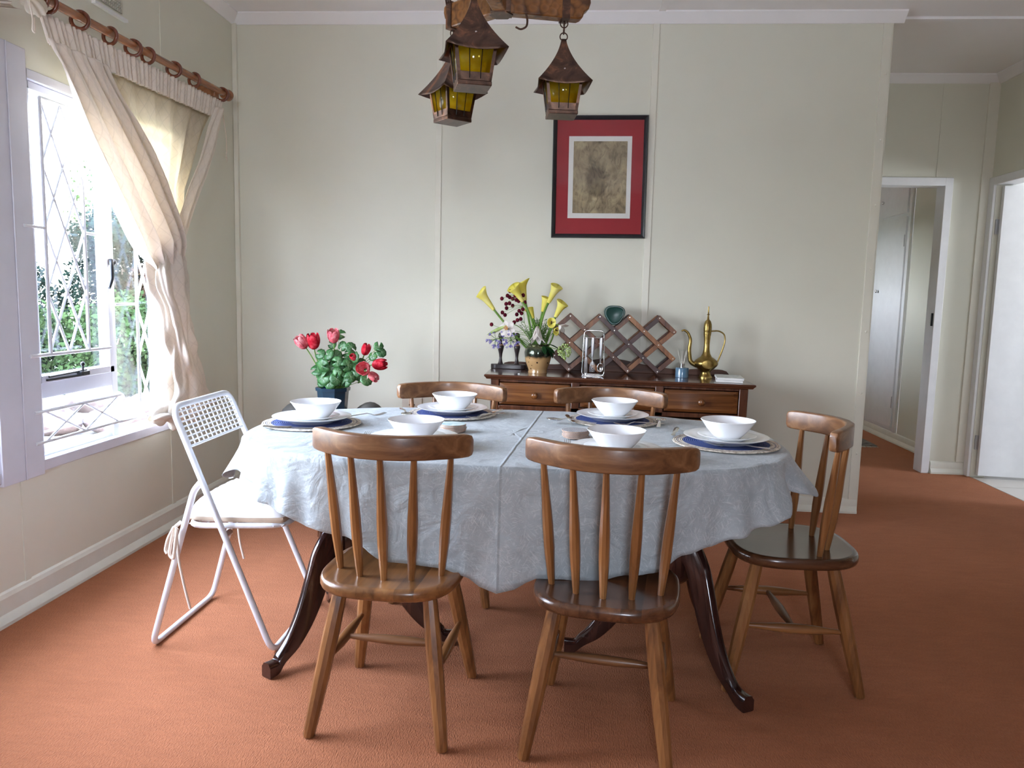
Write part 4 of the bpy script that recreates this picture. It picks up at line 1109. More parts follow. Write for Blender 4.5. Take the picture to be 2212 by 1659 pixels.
def lantern(label, loc, rz, nlink):
    t = thing('hanging_lantern', label, 'lantern', loc, rz, 'copper lanterns hanging from the chandelier arms')
    # origin at the roof apex
    RH, RW = .138, .081
    rr = []
    for k in range(11):
        q = k / 10; z = -RH * q; w = .006 + (RW - .006) * (q ** 1.75 * .72 + .28 * q)
        sag = .010 * q ** 2
        ring = []
        cs = [(-1, -1), (1, -1), (1, 1), (-1, 1)]
        for a in range(4):
            p, n_ = cs[a], cs[(a + 1) % 4]
            for e in range(6):
                f = e / 6; x = p[0] + (n_[0] - p[0]) * f; y = p[1] + (n_[1] - p[1]) * f
                edge = 1 - abs(2 * f - 1) ** 2
                ring.append((x * w * (1 - .05 * edge * q), y * w * (1 - .05 * edge * q), z + (-sag * edge if q > .0 else 0)))
        rr.append(ring)
    mb = MB().rings(rr, cap=False); rf = mb.build('roof', M_COP, t, ang=40, solid=.0016)
    MB().sphere((0, -RW * .62, -RH * .72), .0035, 8, 6).build('rivet', M_CHROME, rf)
    b = MB(); zt, zb = -.122, -.216; wt, wb = .0565, .044
    def wz(z): return wt + (wb - wt) * (zt - z) / (zt - zb)
    for sx_ in (-1, 1):
        for sy_ in (-1, 1):
            r = []
            for z in (zt, zb):
                w = wz(z); pw = .0085
                r.append([(sx_ * w, sy_ * w, z), (sx_ * (w - pw), sy_ * w, z), (sx_ * (w - pw), sy_ * (w - .002), z), (sx_ * (w - .002), sy_ * (w - .002), z), (sx_ * (w - .002), sy_ * (w - pw), z), (sx_ * w, sy_ * (w - pw), z)])
            b.rings(r)
    for z0, z1 in ((zb, zb + .020),):
        w0, w1 = wz(z0), wz(z1)
        for a in range(4):
            R_ = Matrix.Rotation(a * pi / 2, 4, 'Z'); q = MB().add([(-w0, -w0, z0), (w0, -w0, z0), (w1, -w1, z1), (-w1, -w1, z1), (-w0, -w0 + .002, z0), (w0, -w0 + .002, z0), (w1, -w1 + .002, z1), (-w1, -w1 + .002, z1)],
                [(0, 1, 2, 3), (7, 6, 5, 4), (0, 4, 5, 1), (3, 2, 6, 7)])
            q.xf(R_); b.add(q.v, q.f)
    b.build('body_frame', M_COP, t, ang=30)
    MB().box(-wb - .001, wb + .001, -wb - .001, wb + .001, zb - .012, zb).build('base', M_COP, t, bevel=.002)
    for a in range(4):
        R_ = Matrix.Rotation(a * pi / 2, 4, 'Z'); w0, w1 = wz(zb + .015) - .003, wt - .003
        q = MB().add([(-w0 + .004, -w0, zb + .015), (w0 - .004, -w0, zb + .015), (w1 - .004, -w1, zt), (-w1 + .004, -w1, zt)], [(0, 1, 2, 3)])
        q.xf(R_); gp = q.build('glass_pane', M_AMB, t, solid=.002)
        for dx in (-.33, .33):
            q = MB().tube([(dx * w1, -w1 - .004, zt), (dx * w0, -w0 - .005, zb + .016), (dx * w0, -w0 - .004, zb + .004)], .0013, 5); q.xf(R_)
            q.build('guard_wire', M_BLACKM, gp)
    # candle style bulb holder inside
    MB().tube([(0, 0, -.06), (0, 0, -.135)], .011, 10).build('lamp_holder', M_BLACKM, t)
    lk = MB()
    for k in range(nlink):
        q = MB().torus((0, 0, 0), .0115, .0019, 'y' if k % 2 == 0 else 'x', 16, 6); q.xf(Matrix.Translation((0, 0, .008 + k * .019))); lk.add(q.v, q.f)
    lk.build('hanging_rings', M_COP, t)
    return t
lantern('copper lantern with amber glass nearest the camera, largest of the three', (-.278, 2.10, 1.979), rad(16), 2)
lantern('copper lantern with amber glass hanging before the red mounted picture', (-.047, 2.455, 1.988), rad(8), 3)
lantern('copper lantern with amber glass turned corner-on, partly behind the nearest lantern', (-.398, 2.535, 1.985), rad(40), 3)


# ================================================================== SIDEBOARD
SBX, SBY = .2535, 4.235     # centre of the top
sb = thing('sideboard', 'dark wooden sideboard with three drawers against the back wall', 'sideboard', (SBX, SBY, 0), rot=(0, rad(.55), 0))
TZ = .785; HW, HD = .705, .215
def sbz(x): return TZ - (x - SBX) * math.tan(rad(.55))
prof = [(0, 0), (.0, -.010), (-.006, -.016), (-.010, -.024), (-.020, -.026)]
rr = []
for k, (dx, dz) in enumerate([(-.004, 0)] + [(0, -.003), (0, -.010), (-.006, -.015), (-.012, -.024), (-.02, -.026)]):
    rr.append([(-HW - dx, -HD - dx, TZ + dz), (HW + dx, -HD - dx, TZ + dz), (HW + dx, HD, TZ + dz), (-HW - dx, HD, TZ + dz)])
rr2 = [[(x, y, z) for x, y, z in r] for r in rr]
MB().rings(rr2[::-1]).build('worktop', M_SB_TOP, sb, ang=25)
# shaped gallery along the back
gal = []
for k in range(61):
    u = -1 + 2 * k / 60; x = u * .655
    h = .036 + .040 * math.exp(-((x + .02) / .17) ** 2) - .008 * math.exp(-((abs(x) - .36) / .09) ** 2)
    if abs(u) > .9: h *= math.sqrt(max(0, 1 - ((abs(u) - .9) / .1) ** 2)) * .9 + .1
    gal.append((x, TZ + h))
MB().extrude([(.655, TZ), *gal[::-1], (-.655, TZ)], HD - .022, HD - .004, 'y').build('gallery', M_SB_GAL, sb, ang=40, bevel=.004)
cw = .672
car = MB()
car.box(-cw, cw, HD - .02, HD - .006, .10, TZ - .026)
for x in (-cw, cw - .045): car.box(x, x + .045, -HD + .02, HD - .02, .0 + .0, TZ - .026)
car.box(-cw + .045, cw - .045, -HD + .03, HD - .02, TZ - .04, TZ - .026)
car.box(-cw + .045, cw - .045, -HD + .022, HD - .02, .598, .622)
car.box(-cw + .045, cw - .045, -HD + .03, HD - .02, .10, .13)
for x in (-.243, .195): car.box(x, x + .044, -HD + .022, -HD + .06, .13, TZ - .026)
bo = car.build('carcass', M_SB_Z, sb, ang=30, bevel=.003)
def raised(mb, x0, x1, z0, z1, y, dpt=.014, b=.028):
    mb.rings([[(x0, y, z0), (x1, y, z0), (x1, y, z1), (x0, y, z1)], [(x0, y - .006, z0), (x1, y - .006, z0), (x1, y - .006, z1), (x0, y - .006, z1)],
              [(x0 + b, y - dpt, z0 + b * .5), (x1 - b, y - dpt, z0 + b * .5), (x1 - b, y - dpt, z1 - b * .5), (x0 + b, y - dpt, z1 - b * .5)]])
for x0, x1 in ((-cw + .05, -.248), (-.194, .190), (.244, cw - .05)):
    mb = MB(); raised(mb, x0, x1, .628, .742, -HD + .03); dr = mb.build('drawer', M_SB_DR, sb, ang=20)
    kn = [(0, 0), (.010, 0), (.008, .006), (.008, .010), (.017, .015), (.019, .021), (.016, .028), (.008, .031), (0, .031)]
    q = MB().lathe(kn, 20); q.xf(Matrix.Translation(((x0 + x1) / 2, -HD + .018, .682)) @ Matrix.Rotation(rad(90), 4, 'X')); q.build('knob', M_SB_DR, dr, ang=50)
    mb = MB(); raised(mb, x0, x1, .14, .588, -HD + .03, .014, .05); dd = mb.build('door', M_SB_DR, sb, ang=20)
    q = MB().lathe(kn, 20); q.xf(Matrix.Translation((x1 - .035, -HD + .018, .42)) @ Matrix.Rotation(rad(90), 4, 'X')); q.build('knob', M_SB_DR, dd, ang=50)

# ------------------------------------------------------------------ objects on the sideboard
# vase
VX, VY = -.170, 4.215; VZ = sbz(VX)
def vase_mat():
    m, nt, N, L, b = newmat('glazed_pottery')
    t = N.new('ShaderNodeTexCoord'); se = N.new('ShaderNodeSeparateXYZ'); L.new(t.outputs['Object'], se.inputs[0])
    f = noise(nt, t.outputs['Object'], 22, 3); h = math_n(nt, 'ADD', se.outputs['Z'], math_n(nt, 'MULTIPLY', f, .03))
    c = ramp(nt, h, ((.0, (.40, .24, .11)), (.098, (.50, .31, .14)), (.108, (.035, .04, .03)), (.14, (.05, .075, .05)), (.16, (.16, .17, .09))))
    vo = N.new('ShaderNodeTexVoronoi'); vo.inputs['Scale'].default_value = 38; L.new(t.outputs['Object'], vo.inputs['Vector'])
    c = mix(nt, math_n(nt, 'LESS_THAN', vo.outputs['Distance'], .17), c, (.03, .012, .008))
    L.new(c, b.inputs['Base Color']); L.new(ramp(nt, h, ((.09, (0, 0, 0)), (.11, (.75, .75, .75)))), b.inputs['Metallic'])
    b.inputs['Roughness'].default_value = .12; b.inputs['Coat Weight'].default_value = .6
    return m
vs = MB().lathe([(0, .002), (.052, .0), (.053, .006), (.050, .012), (.056, .03), (.066, .055), (.073, .085), (.075, .11), (.071, .132), (.062, .146), (.056, .150), (.060, .156), (.057, .158), (.052, .150), (.060, .13), (.06, .05), (.0, .02)], 40).build('flower_vase', vase_mat(), None, loc=(VX, VY, VZ), ang=60)
tag(vs, 'round glazed pottery vase with dark shiny neck on the sideboard', 'vase')
def F(u, v, dy=0.0):
    """offset (metres) from the vase foot: u to the right, v up"""
    return Vector((VX + u, VY + dy, VZ + v))
M_STEM = leaf_mat('flower_stem_green', (.10, .20, .04), (.15, .28, .06), (.22, .36, .10), .1, 20)
M_YEL = leaf_mat('yellow_calla_petal', (.84, .76, .12), (.92, .85, .22), (.94, .90, .42), .35, 8)
M_WHP = leaf_mat('white_lily_petal', (.72, .62, .58), (.84, .80, .76), (.90, .88, .86), .35, 10)
M_ORG = leaf_mat('orange_lily_throat', (.70, .30, .08), (.80, .42, .14), (.85, .6, .3), .2, 30)
M_PUR = leaf_mat('violet_petal', (.22, .19, .50), (.32, .28, .62), (.45, .42, .75), .3, 20)
M_RED = leaf_mat('maroon_berry', (.06, .006, .014), (.11, .012, .024), (.16, .02, .035), .05, 30)
M_GRN = leaf_mat('fresh_leaf', (.05, .13, .03), (.10, .22, .05), (.20, .34, .10), .3, 14)
M_DKL = leaf_mat('dark_leaf', (.015, .05, .02), (.03, .09, .03), (.06, .13, .05), .2, 14)
M_VIB = leaf_mat('pale_green_floret', (.32, .44, .12), (.50, .62, .24), (.66, .76, .42), .3, 30)
def orient(mb, loc, direction, twist=0.0):
    q = Vector(direction).normalized().to_track_quat('Z', 'Y'); mb.xf(Matrix.Translation(loc) @ q.to_matrix().to_4x4() @ Matrix.Rotation(twist, 4, 'Z')); return mb
def curve3(a, b_, c_, n=10):
    return [a * (1 - t) ** 2 + b_ * 2 * t * (1 - t) + c_ * t * t for t in [k / n for k in range(n + 1)]]
def calla(label, mouth, base, ln_open=1.0, root=(0, .13), dy=0, twist=0, wide=1.0):
    """funnel from base to mouth on a long stem into the vase"""
    Mo, B = F(*mouth), F(*base); V = Mo - B; H = V.length
    st = thing('calla_lily', label, 'flower', F(root[0], root[1], dy * .2), group='yellow calla lilies in the vase')
    O = Vector(st.location)
    rows = []
    for i in range(13):
        q = i / 12; r = (.0085 + .0095 * min(1, q * 1.6) + .020 * max(0, q - .6) ** 1.5 * 3.2 * wide) * (1.0); row = []
        for j in range(25):
            a = 2 * pi * j / 24 * 1.06 - .18
            tip = .022 * max(0, cos(a)) ** 3 * q ** 3 * wide
            flare = 1 + .35 * max(0, cos(a)) * max(0, q - .7) * 3
            sp0 = 1 + .05 * (j / 24 - .5); row.append((cos(a) * r * flare * sp0, sin(a) * r * flare * sp0, q * H * (.86 + .14 * (cos(a) * .5 + .5)) + tip * .35))
        rows.append(row)
    mb = MB().grid(rows); orient(mb, B - O, V, twist)
    mb.build('spathe', M_YEL, st, ang=180, solid=.0008)
    sp_ = MB().tube([(0, 0, H * .2), (0, 0, H * .82)], [.003, .0022], 8); orient(sp_, B - O, V, twist); sp_.build('spadix', M_ORG, st)
    Rt = F(root[0], root[1] - .04, dy * .2); D_ = V.normalized()
    MB().tube([p - O for p in curve3(B + D_ * .008, B - D_ * ((B - Rt).length * .5), Rt)], .0056, 8).build('stem', M_STEM, st, ang=80)
    return st
S_ = .00253
def P_(px, py): return ((px - 1162) * S_, (806 - py) * S_ - (px - 1162) * .0001)
def cal(label, m_, b_, dy, **k):
    mu, mv = P_(*m_); bu, bv = P_(*b_); return calla(label, (mu, mv, dy), (bu, bv, dy * .8), dy=dy, **k)
cal('yellow calla lily leaning far out over the window end of the sideboard', (1033, 638), (1065, 676), -.02, root=(-.03, .14), twist=2.5)
cal('yellow calla lily standing tallest above the maroon berries', (1122, 611), (1131, 652), .02, root=(-.015, .14), twist=1.5)
cal('pale yellow calla lily with wide mouth turned to the window, just before the tallest', (1104, 623), (1127, 655), -.03, root=(-.01, .14), twist=3.0, wide=1.25)
cal('yellow calla lily upright on the wine rack side, tallest there', (1199, 615), (1181, 654), .0, root=(.01, .14), twist=0)
cal('narrow yellow calla lily just below the tallest on the wine rack side', (1177, 641), (1169, 674), .03, root=(.0, .14), wide=.5)
cal('yellow calla lily opening beside a green bud over the wine rack', (1213, 650), (1197, 684), .01, root=(.02, .14), twist=.3)
cal('small yellow calla lily low in the middle of the bouquet', (1139, 668), (1149, 690), .03, root=(0, .14), wide=.4)
def open_calla(label, c0, dirv, r, root):
    u, v_ = P_(*c0); C0 = F(u, v_, -.05); O = F(root[0], root[1], 0)
    st = thing('calla_lily', label, 'flower', O, group='yellow calla lilies in the vase')
    rows = []
    for i in range(9):
        q = i / 8; row = []
        for j in range(29):
            a = 2 * pi * j / 28; rad_ = r * (.18 + .82 * q) * (1 + .28 * max(0, -sin(a)) ** 2 * q)
            row.append((cos(a) * rad_ * .9, sin(a) * rad_, -.030 * (1 - q) ** 1.3 + .004 * sin(3 * a) * q))
        rows.append(row)
    mb = MB().grid(rows); orient(mb, C0 - O, dirv); mb.build('spathe', M_YEL, st, ang=180, solid=.0008)
    sp_ = MB().tube([(0, 0, -.028), (0, .002, .002)], [.003, .0035], 8); orient(sp_, C0 - O, dirv); sp_.build('spadix', plain('dark_spadix', (.05, .015, .01), .6), st)
    B = C0 - Vector(dirv).normalized() * .03
    MB().tube([p - O for p in curve3(B, B + Vector((0, .03, -.05)), F(root[0], root[1] - .04, 0))], .0045, 8).build('stem', M_STEM, st, ang=80)
open_calla('open yellow calla lily facing the room with a dark spadix', (1190, 694), (.05, -1, .25), .026, (.02, .14))
open_calla('half hidden yellow calla lily drooping toward the wine rack', (1202, 712), (.5, -.8, -.3), .021, (.03, .14))
def petal_rows(L_, w, curl, n=8, m=6, op=.9):
    rows = []
    for i in range(n + 1):
        q = i / n; ww = w * (sin(pi * min(1, q * .88 + .10)) ** .8) * (1 if q < 1 else .1); row = []
        for j in range(m + 1):
            e = -1 + 2 * j / m
            row.append((e * ww, .004 + L_ * q * op * (1 + (.9 * q * q if op < .5 else -.2 * q * curl)), L_ * (q * (1.25 - op) - curl * q * q * .45 * op) + .3 * ww * e * e))
        rows.append(row)
    return rows
def lily(label, at_, dirv, L_, w, curl, root, throat=False, n=6, mat_=None, op=.9):
    u, v_ = P_(*at_); C0 = F(u, v_, -.045); O = F(root[0], root[1], 0)
    st = thing('white_lily', label, 'flower', O, group='white lilies in the vase')
    for k in range(n):
        mb = MB().grid(petal_rows(L_, w * (1 if k % 2 else .8), curl, op=op)); mb.xf(Matrix.Rotation(2 * pi * k / n + .3, 4, 'Z')); orient(mb, C0 - O, dirv)
        mb.build('petal', mat_ or M_WHP, st, ang=180, solid=.0007)
    if throat:
        mb = MB()
        for k in range(7): a = 2 * pi * k / 7; mb.tube([(0, 0, .0), (cos(a) * .006, sin(a) * .006, .02), (cos(a) * .010, sin(a) * .010 + .004, .034)], [.002, .0018, .003], 6)
        orient(mb, C0 - O, dirv); mb.build('stamen', M_ORG, st)
    MB().tube([p - O for p in curve3(C0, C0 - Vector(dirv).normalized() * .05, F(root[0], root[1] - .03, 0))], .003, 8).build('stem', M_STEM, st)
lily('white lily with orange throat opening over the black candlesticks', (1096, 715), (-.25, -1, .15), .058, .020, .7, (-.03, .15), True)
lily('white lily drooping over the neck of the vase', (1160, 705), (.0, -.35, -1), .095, .019, .3, (-.0, .16), op=.25)
lily('ragged white lily hanging toward the wine rack', (1206, 700), (.75, -.4, -.55), .062, .013, .3, (.03, .15), n=5, op=.6)
bt = thing('lily_bud', 'long pale green lily bud pointing to the window over the candlesticks', 'flower', F(-.04, .15, -.02))
O = Vector(bt.location); a0 = F(*P_(1100, 704), -.04) - O; a1 = F(*P_(1052, 730), -.05) - O
MB().tube([a0.lerp(a1, k / 8) for k in range(9)], [.002, .005, .0075, .009, .0095, .009, .007, .0045, .001], 8).build('bud', M_VIB, bt, ang=80)
MB().tube([p - O for p in curve3(a0 + O, F(-.08, .27, -.02), F(-.02, .12, 0))], .0025, 6).build('stem', M_STEM, bt)
bs = thing('berry_spray', 'branching spray of dark maroon berries in the bouquet', 'berries', F(-.02, .14, .01))
O = Vector(bs.location)
berries = [(1081, 651), (1098, 634), (1097, 647), (1104, 650), (1112, 652), (1117, 654), (1090, 662), (1098, 660), (1104, 665), (1091, 671), (1082, 681), (1088, 686), (1114, 683), (1119, 675), (1127, 671), (1124, 680), (1116, 695), (1123, 692), (1127, 641), (1060, 708), (1093, 644), (1131, 656), (1110, 643), (1109, 700), (1197, 715)]
stm = MB(); hub = [F(*P_(1131, 700), .0) - O, F(*P_(1127, 665), .0) - O, F(*P_(1116, 640), .0) - O]
stm.tube([F(-.01, .1, 0) - O, hub[0], hub[1], hub[2], F(*P_(1098, 634), 0) - O], .0015, 6)
for i, bpx in enumerate(berries):
    dy = -.02 + .04 * random.random(); p = F(*P_(*bpx), dy) - O
    if i in (19, 24): h0 = F(-.0, .15) - O
    else: h0 = min(hub, key=lambda h: (h - p).length)
    stm.tube([h0, (h0 + p) * .5 + Vector((0, 0, .006)), p], .0009, 5)
    MB().sphere(p, .0103, 8, 7, (1, 1, 1.1)).build('berry', M_RED, bs)
stm.build('branch', M_STEM, bs)
def starflower(label, pxs, root, R0=.05, cat='flower'):
    c0 = F(*P_(*pxs), -.05); O = F(root[0], root[1]); st = thing('agapanthus_head', label, cat, O, group='violet agapanthus heads in the vase')
    mb = MB(); sm = MB()
    for k in range(26):
        d = Vector((random.gauss(0, 1), random.gauss(0, .8), random.gauss(0, 1) - .3)).normalized()
        p0 = c0 - O; p1 = p0 + d * R0 * random.uniform(.6, 1)
        sm.tube([p0, p1], .0007, 4)
        for j in range(5):
            a = 2 * pi * j / 5; t_ = d.orthogonal().normalized(); q = Quaternion(d, a) @ t_
            e = p1 + d * .016 + q * .009
            mb.add([p1, p1.lerp(e, .6) + d.cross(q) * .003, e, p1.lerp(e, .6) - d.cross(q) * .003], [(0, 1, 2, 3)])
    mb.build('florets', M_PUR, st, ang=180); sm.tube([p - O for p in curve3(c0, F(root[0] - .02, root[1] + .06), F(root[0], root[1] - .03))], .002, 6); sm.build('stem', M_STEM, st)
starflower('violet agapanthus head hanging lowest at the window side of the bouquet', (1072, 738), (-.04, .15), .045)
starflower('violet agapanthus head behind the white lily over the candlesticks', (1104, 738), (-.035, .15), .04)
vb = thing('viburnum_head', 'round pale green viburnum head over the vase shoulder by the wine rack', 'flower', F(.04, .14, -.03))
O = Vector(vb.location); c0 = F(*P_(1219, 754), -.06) - O; mb = MB()
for k in range(110):
    d = Vector((random.gauss(0, 1), random.gauss(0, 1), random.gauss(0, 1))).normalized(); p = c0 + Vector((d.x * .034, d.y * .026, d.z * .042)) * random.uniform(.8, 1.05)
    mb.sphere(p, .0052, 5, 4)
mb.build('florets', M_VIB, vb); MB().tube([c0, Vector((.0, 0, .01)), Vector((-.02, .02, -.04))], .002, 6).build('stem', M_STEM, vb)
def leafblade(p, d, up, L_, w, fold=.15, n=8):
    d = Vector(d).normalized(); s_ = d.cross(Vector(up)).normalized(); u_ = s_.cross(d); rows = []
    for i in range(n + 1):
        q = i / n; ww = w * sin(pi * min(1, .06 + q * .93)) ** .8
        c0 = Vector(p) + d * L_ * q - u_ * L_ * .18 * q * q
        rows.append([c0 - s_ * ww + u_ * ww * fold, c0 - s_ * ww * .5 + u_ * ww * fold * .3, c0, c0 + s_ * ww * .5 + u_ * ww * fold * .3, c0 + s_ * ww + u_ * ww * fold])
    return MB().grid(rows)
fo = thing('bouquet_foliage', 'fine green filler foliage and dark leaves around the vase neck', 'leaves', F(0, .15, 0))
O = Vector(fo.location)
for u, v_, dy, d, L_, w in ((.045, .0, -.03, (.6, -.2, -.75), .075, .026), (.05, .01, -.02, (1, -.1, -.25), .08, .022), (.04, -.0, -.04, (.9, -.5, -.45), .07, .02), (.03, .0, -.05, (.3, -.6, -.8), .05, .016)):
    leafblade((u, dy, v_), d, (0, 0, 1), L_, w).build('leaf', M_DKL, fo, ang=180, solid=.0006)
mb = MB()
for k in range(90):
    d = Vector((random.gauss(0, .55), random.gauss(0, .4), 1)).normalized(); L0 = random.uniform(.05, .16)
    p1 = d * L0; mb.tube([(random.gauss(0, .02), random.gauss(0, .015), 0), p1], .0008, 4)
    for j in range(5):
        q = Vector((random.gauss(0, 1), random.gauss(0, 1), random.gauss(.4, 1))).normalized(); b0 = p1 * random.uniform(.5, 1)
        s_ = q.orthogonal().normalized() * .0022; mb.add([b0, b0 + q * .009 + s_, b0 + q * .02, b0 + q * .009 - s_], [(0, 1, 2, 3)])
tag(mb.build('fern_sprigs', M_GRN, fo, ang=180), None, kind='stuff')
mb = MB()
for k in range(5):
    a = 2.6 + .3 * k; mb.tube([(0, 0, 0), (cos(a) * .05, -.02, .05 + .01 * k), (cos(a) * .13, -.03, .06 + .02 * sin(k * 2))], .001, 5)
mb.build('twig', M_STEM, fo)
# pair of black candlesticks on a common foot
cs_ = thing('twin_candlestick', 'pair of black turned figures on one dark oval base', 'candlestick', (-.335, 4.375, sbz(-.335)))
M_EB = plain('ebony_wood', (.028, .02, .022), .28, var=.4, nscale=20)
M_EBB = plain('blond_inlay_wood', (.32, .17, .09), .35, var=.2, nscale=60)
pts = [(-.075 + .035 * cos(a) if cos(a) < 0 else .055 + .035 * cos(a), .030 * sin(a)) for a in [2 * pi * k / 28 for k in range(28)]]
MB().extrude(pts, 0, .026, 'z').build('base', M_EB, cs_, bevel=.003, ang=40)
for cx in (-.055, .038):
    q = MB().lathe([(0, .024), (.017, .026), (.012, .036), (.0075, .06), (.010, .085), (.017, .115), (.019, .128), (.012, .136), (.007, .150), (.007, .162), (.012, .172), (.0155, .183), (.015, .195), (.010, .204), (.0, .207)], 20, (cx, 0, 0)).build('turned_stem', M_EB, cs_, ang=60)
    MB().lathe([(.0095, .131), (.0165, .133), (.0165, .137), (.0095, .139)], 20, (cx, 0, 0)).build('inlay_band', M_EBB, q)
wb_ = MB().sphere((0, 0, .004), .005, 8, 6, (1.4, 1, .8)).build('small_shell', M_PORC, None, loc=(-.262, 4.06, sbz(-.262))); tag(wb_, 'tiny white shell lying near the front edge beside the vase', 'shell')
# folding wine rack
M_DOW = plain('rack_steel_pin', (.6, .55, .48), .3, .8)
rk = thing('wine_rack', 'expanding wooden lattice wine rack with steel pins behind the cutlery stand', 'wine rack', (.243, 4.345, sbz(.243) + .0))
pw_, ph_ = .1645, .1505      # one diamond
X0 = -.405; nb = 5
ztop_ = .317; zb_ = .022
def slat(x0, z0, x1, z1, y, mat_, nm='slat'):
    A_ = Vector((x0, 0, z0)); B_ = Vector((x1, 0, z1)); D_ = (B_ - A_); L_ = D_.length + .018; D_.normalize(); Nn = Vector((-D_.z, 0, D_.x)); C0 = (A_ + B_) / 2
    h = .0125
    pts = [C0 + D_ * (sx_ * L_ / 2) + Nn * (sz_ * h) for sx_, sz_ in ((-1, -1), (1, -1), (1, 1), (-1, 1))]
    MB().rings([[p + Vector((0, y - .0045, 0)) for p in pts], [p + Vector((0, y + .0045, 0)) for p in pts]]).build(nm, mat_, rk, bevel=.0012, ang=30)
# nodes: columns every pw_/2 ; rows every half height
rowz = [zb_ + (ztop_ - zb_) * k / 4 for k in range(5)]
dzr = (ztop_ - zb_) / 3; dxc = .0815
xn = lambda k: X0 + k * dxc
mats3 = (M_RACK_A, M_RACK_B, M_RACK_A, M_RACK_C, M_RACK_B, M_RACK_A, M_RACK_C)
K0, K1 = 1, 9
for yy, par in ((-.052, 0), (.052, 1)):
    i = 0
    for k in range(-4, K1 + 1, 2):
        a = max(0, K0 - k); b_ = min(4, K1 - k)
        if b_ > a:
            slat(xn(k + a), rowz[4 - a], xn(k + b_), rowz[4 - b_], yy, mats3[(i + 2 * par) % 7]); i += 1
    for k in range(-4, K1 + 1, 2):
        a = max(0, K0 - k); b_ = min(4, K1 - k)
        if b_ > a:
            slat(xn(k + a), rowz[a], xn(k + b_), rowz[b_], yy + .010, mats3[(i + 1 + par) % 7]); i += 1
for r_ in range(5):
    for k in range(K0, K1 + 1):
        if (k + r_) % 2 == 0:
            x = xn(k); z = rowz[r_]
            MB().tube([(x, -.058, z), (x, .064, z)], .0032, 8).build('pin', M_DOW, rk)
# green flask in the rack's top notch
gf = thing('green_flask', 'dark green rounded triangular flask lying in a top notch of the wine rack', 'flask', (.243, 4.31, sbz(.243) + .332))
tri = [];
for k in range(40):
    a = 2 * pi * k / 40; r = .053 * (1 + .10 * cos(3 * (a + pi / 2))); tri.append((r * cos(a) * 1.05, r * sin(a)))
M_GF = plain('dark_green_plastic', (.012, .05, .042), .3, var=.1)
MB().rings([[(x * k, y, z * k) for x, z in tri] for y, k in ((-.042, .70), (-.044, .78), (-.040, .86), (-.040, .93), (-.036, 1.0), (-.012, 1.0), (-.010, .96))]).build('lid', M_GF, gf, ang=35)
MB().rings([[(x * k, y, z * k) for x, z in tri] for y, k in ((-.011, .96), (.09, .98), (.10, .9))]).build('body', plain('pale_green_grey_plastic', (.34, .38, .35), .4), gf, ang=35)
# cutlery stand
ct = thing('cutlery_stand', 'small chrome wire stand with hanging cutlery on the sideboard', 'stand', (.131, 4.14, sbz(.131)))
W_ = .060
MB().tube(loop([(-W_, 0, .003), (W_, 0, .003), (W_ - .008, 0, .245), (-W_ + .008, 0, .245)], .028)[0:0] or [(x, y, z) for x, y, z in loop([(-W_, 0, .003), (W_, 0, .003), (W_ - .008, 0, .245), (-W_ + .008, 0, .245)], .022)], .0032, 8, closed=True).build('upright_frame', M_CHROME, ct, ang=70)
MB().tube([(x, y, z) for x, y, z in loop([(-W_, 0, .003), (W_, 0, .003), (W_, .075, .003), (-W_, .075, .003)], .01)], .003, 8, closed=True).build('base_wire', M_CHROME, ct, ang=70)
MB().tube([(-W_ + .007, -.004, .205), (W_ - .007, -.004, .205)], .003, 8).build('crossbar', M_CHROME, ct)
def hang(o, lx):
    pass
for nm, lx, cat in (('table_knife', -.040, 'knife'), ('fork', -.006, 'fork'), ('spoon', .038, 'spoon')):
    t = thing(nm, {'knife': 'steel knife hanging in the chrome stand', 'fork': 'steel fork hanging in the chrome stand', 'spoon': 'steel spoon hanging in the chrome stand'}[cat], cat, (.131 + lx, 4.128, sbz(.131) + .208))
    hd = flat_strip([(0, .005, 0), (.01, .0085, 0), (.05, .0085, 0), (.09, .007, 0), (.105, .004, 0)], .004)
    rot = Matrix.Rotation(rad(-90), 4, 'X'); hd.xf(rot); hd.build('handle', M_STEEL, t, ang=60)
    if cat == 'knife': q = flat_strip([(.10, .004, 0), (.115, .009, 0), (.19, .010, 0), (.200, .004, 0)], .0014); q.xf(rot); q.build('blade', M_CHROME, t)
    elif cat == 'fork':
        q = flat_strip([(.10, .0035, 0), (.125, .004, 0), (.135, .011, 0), (.145, .0125, 0)], .0016); q.xf(rot); q.build('neck', M_CHROME, t)
        for k in range(4):
            q = MB().tube([(-.0105 + k * .007, .144, 0), (-.0105 + k * .007, .185, -.002)], [.0019, .001], 6); q.xf(rot); q.build('tine', M_CHROME, t)
    else:
        rows_ = []
        for i in range(9):
            u = -1 + 2 * i / 8; w = .0165 * math.sqrt(max(0, 1 - u * u)) + .0005
            rows_.append([(w * (-1 + 2 * j / 8), .160 + .026 * u, .005 * (1 - (-1 + 2 * j / 8) ** 2) * (1 - u * u)) for j in range(9)])
        q = MB().grid(rows_); q.xf(rot); q.build('spoon_bowl', M_CHROME, t, solid=.0015)
        q = flat_strip([(.10, .0035, 0), (.137, .004, 0)], .0016); q.xf(rot); q.build('neck', M_CHROME, t)
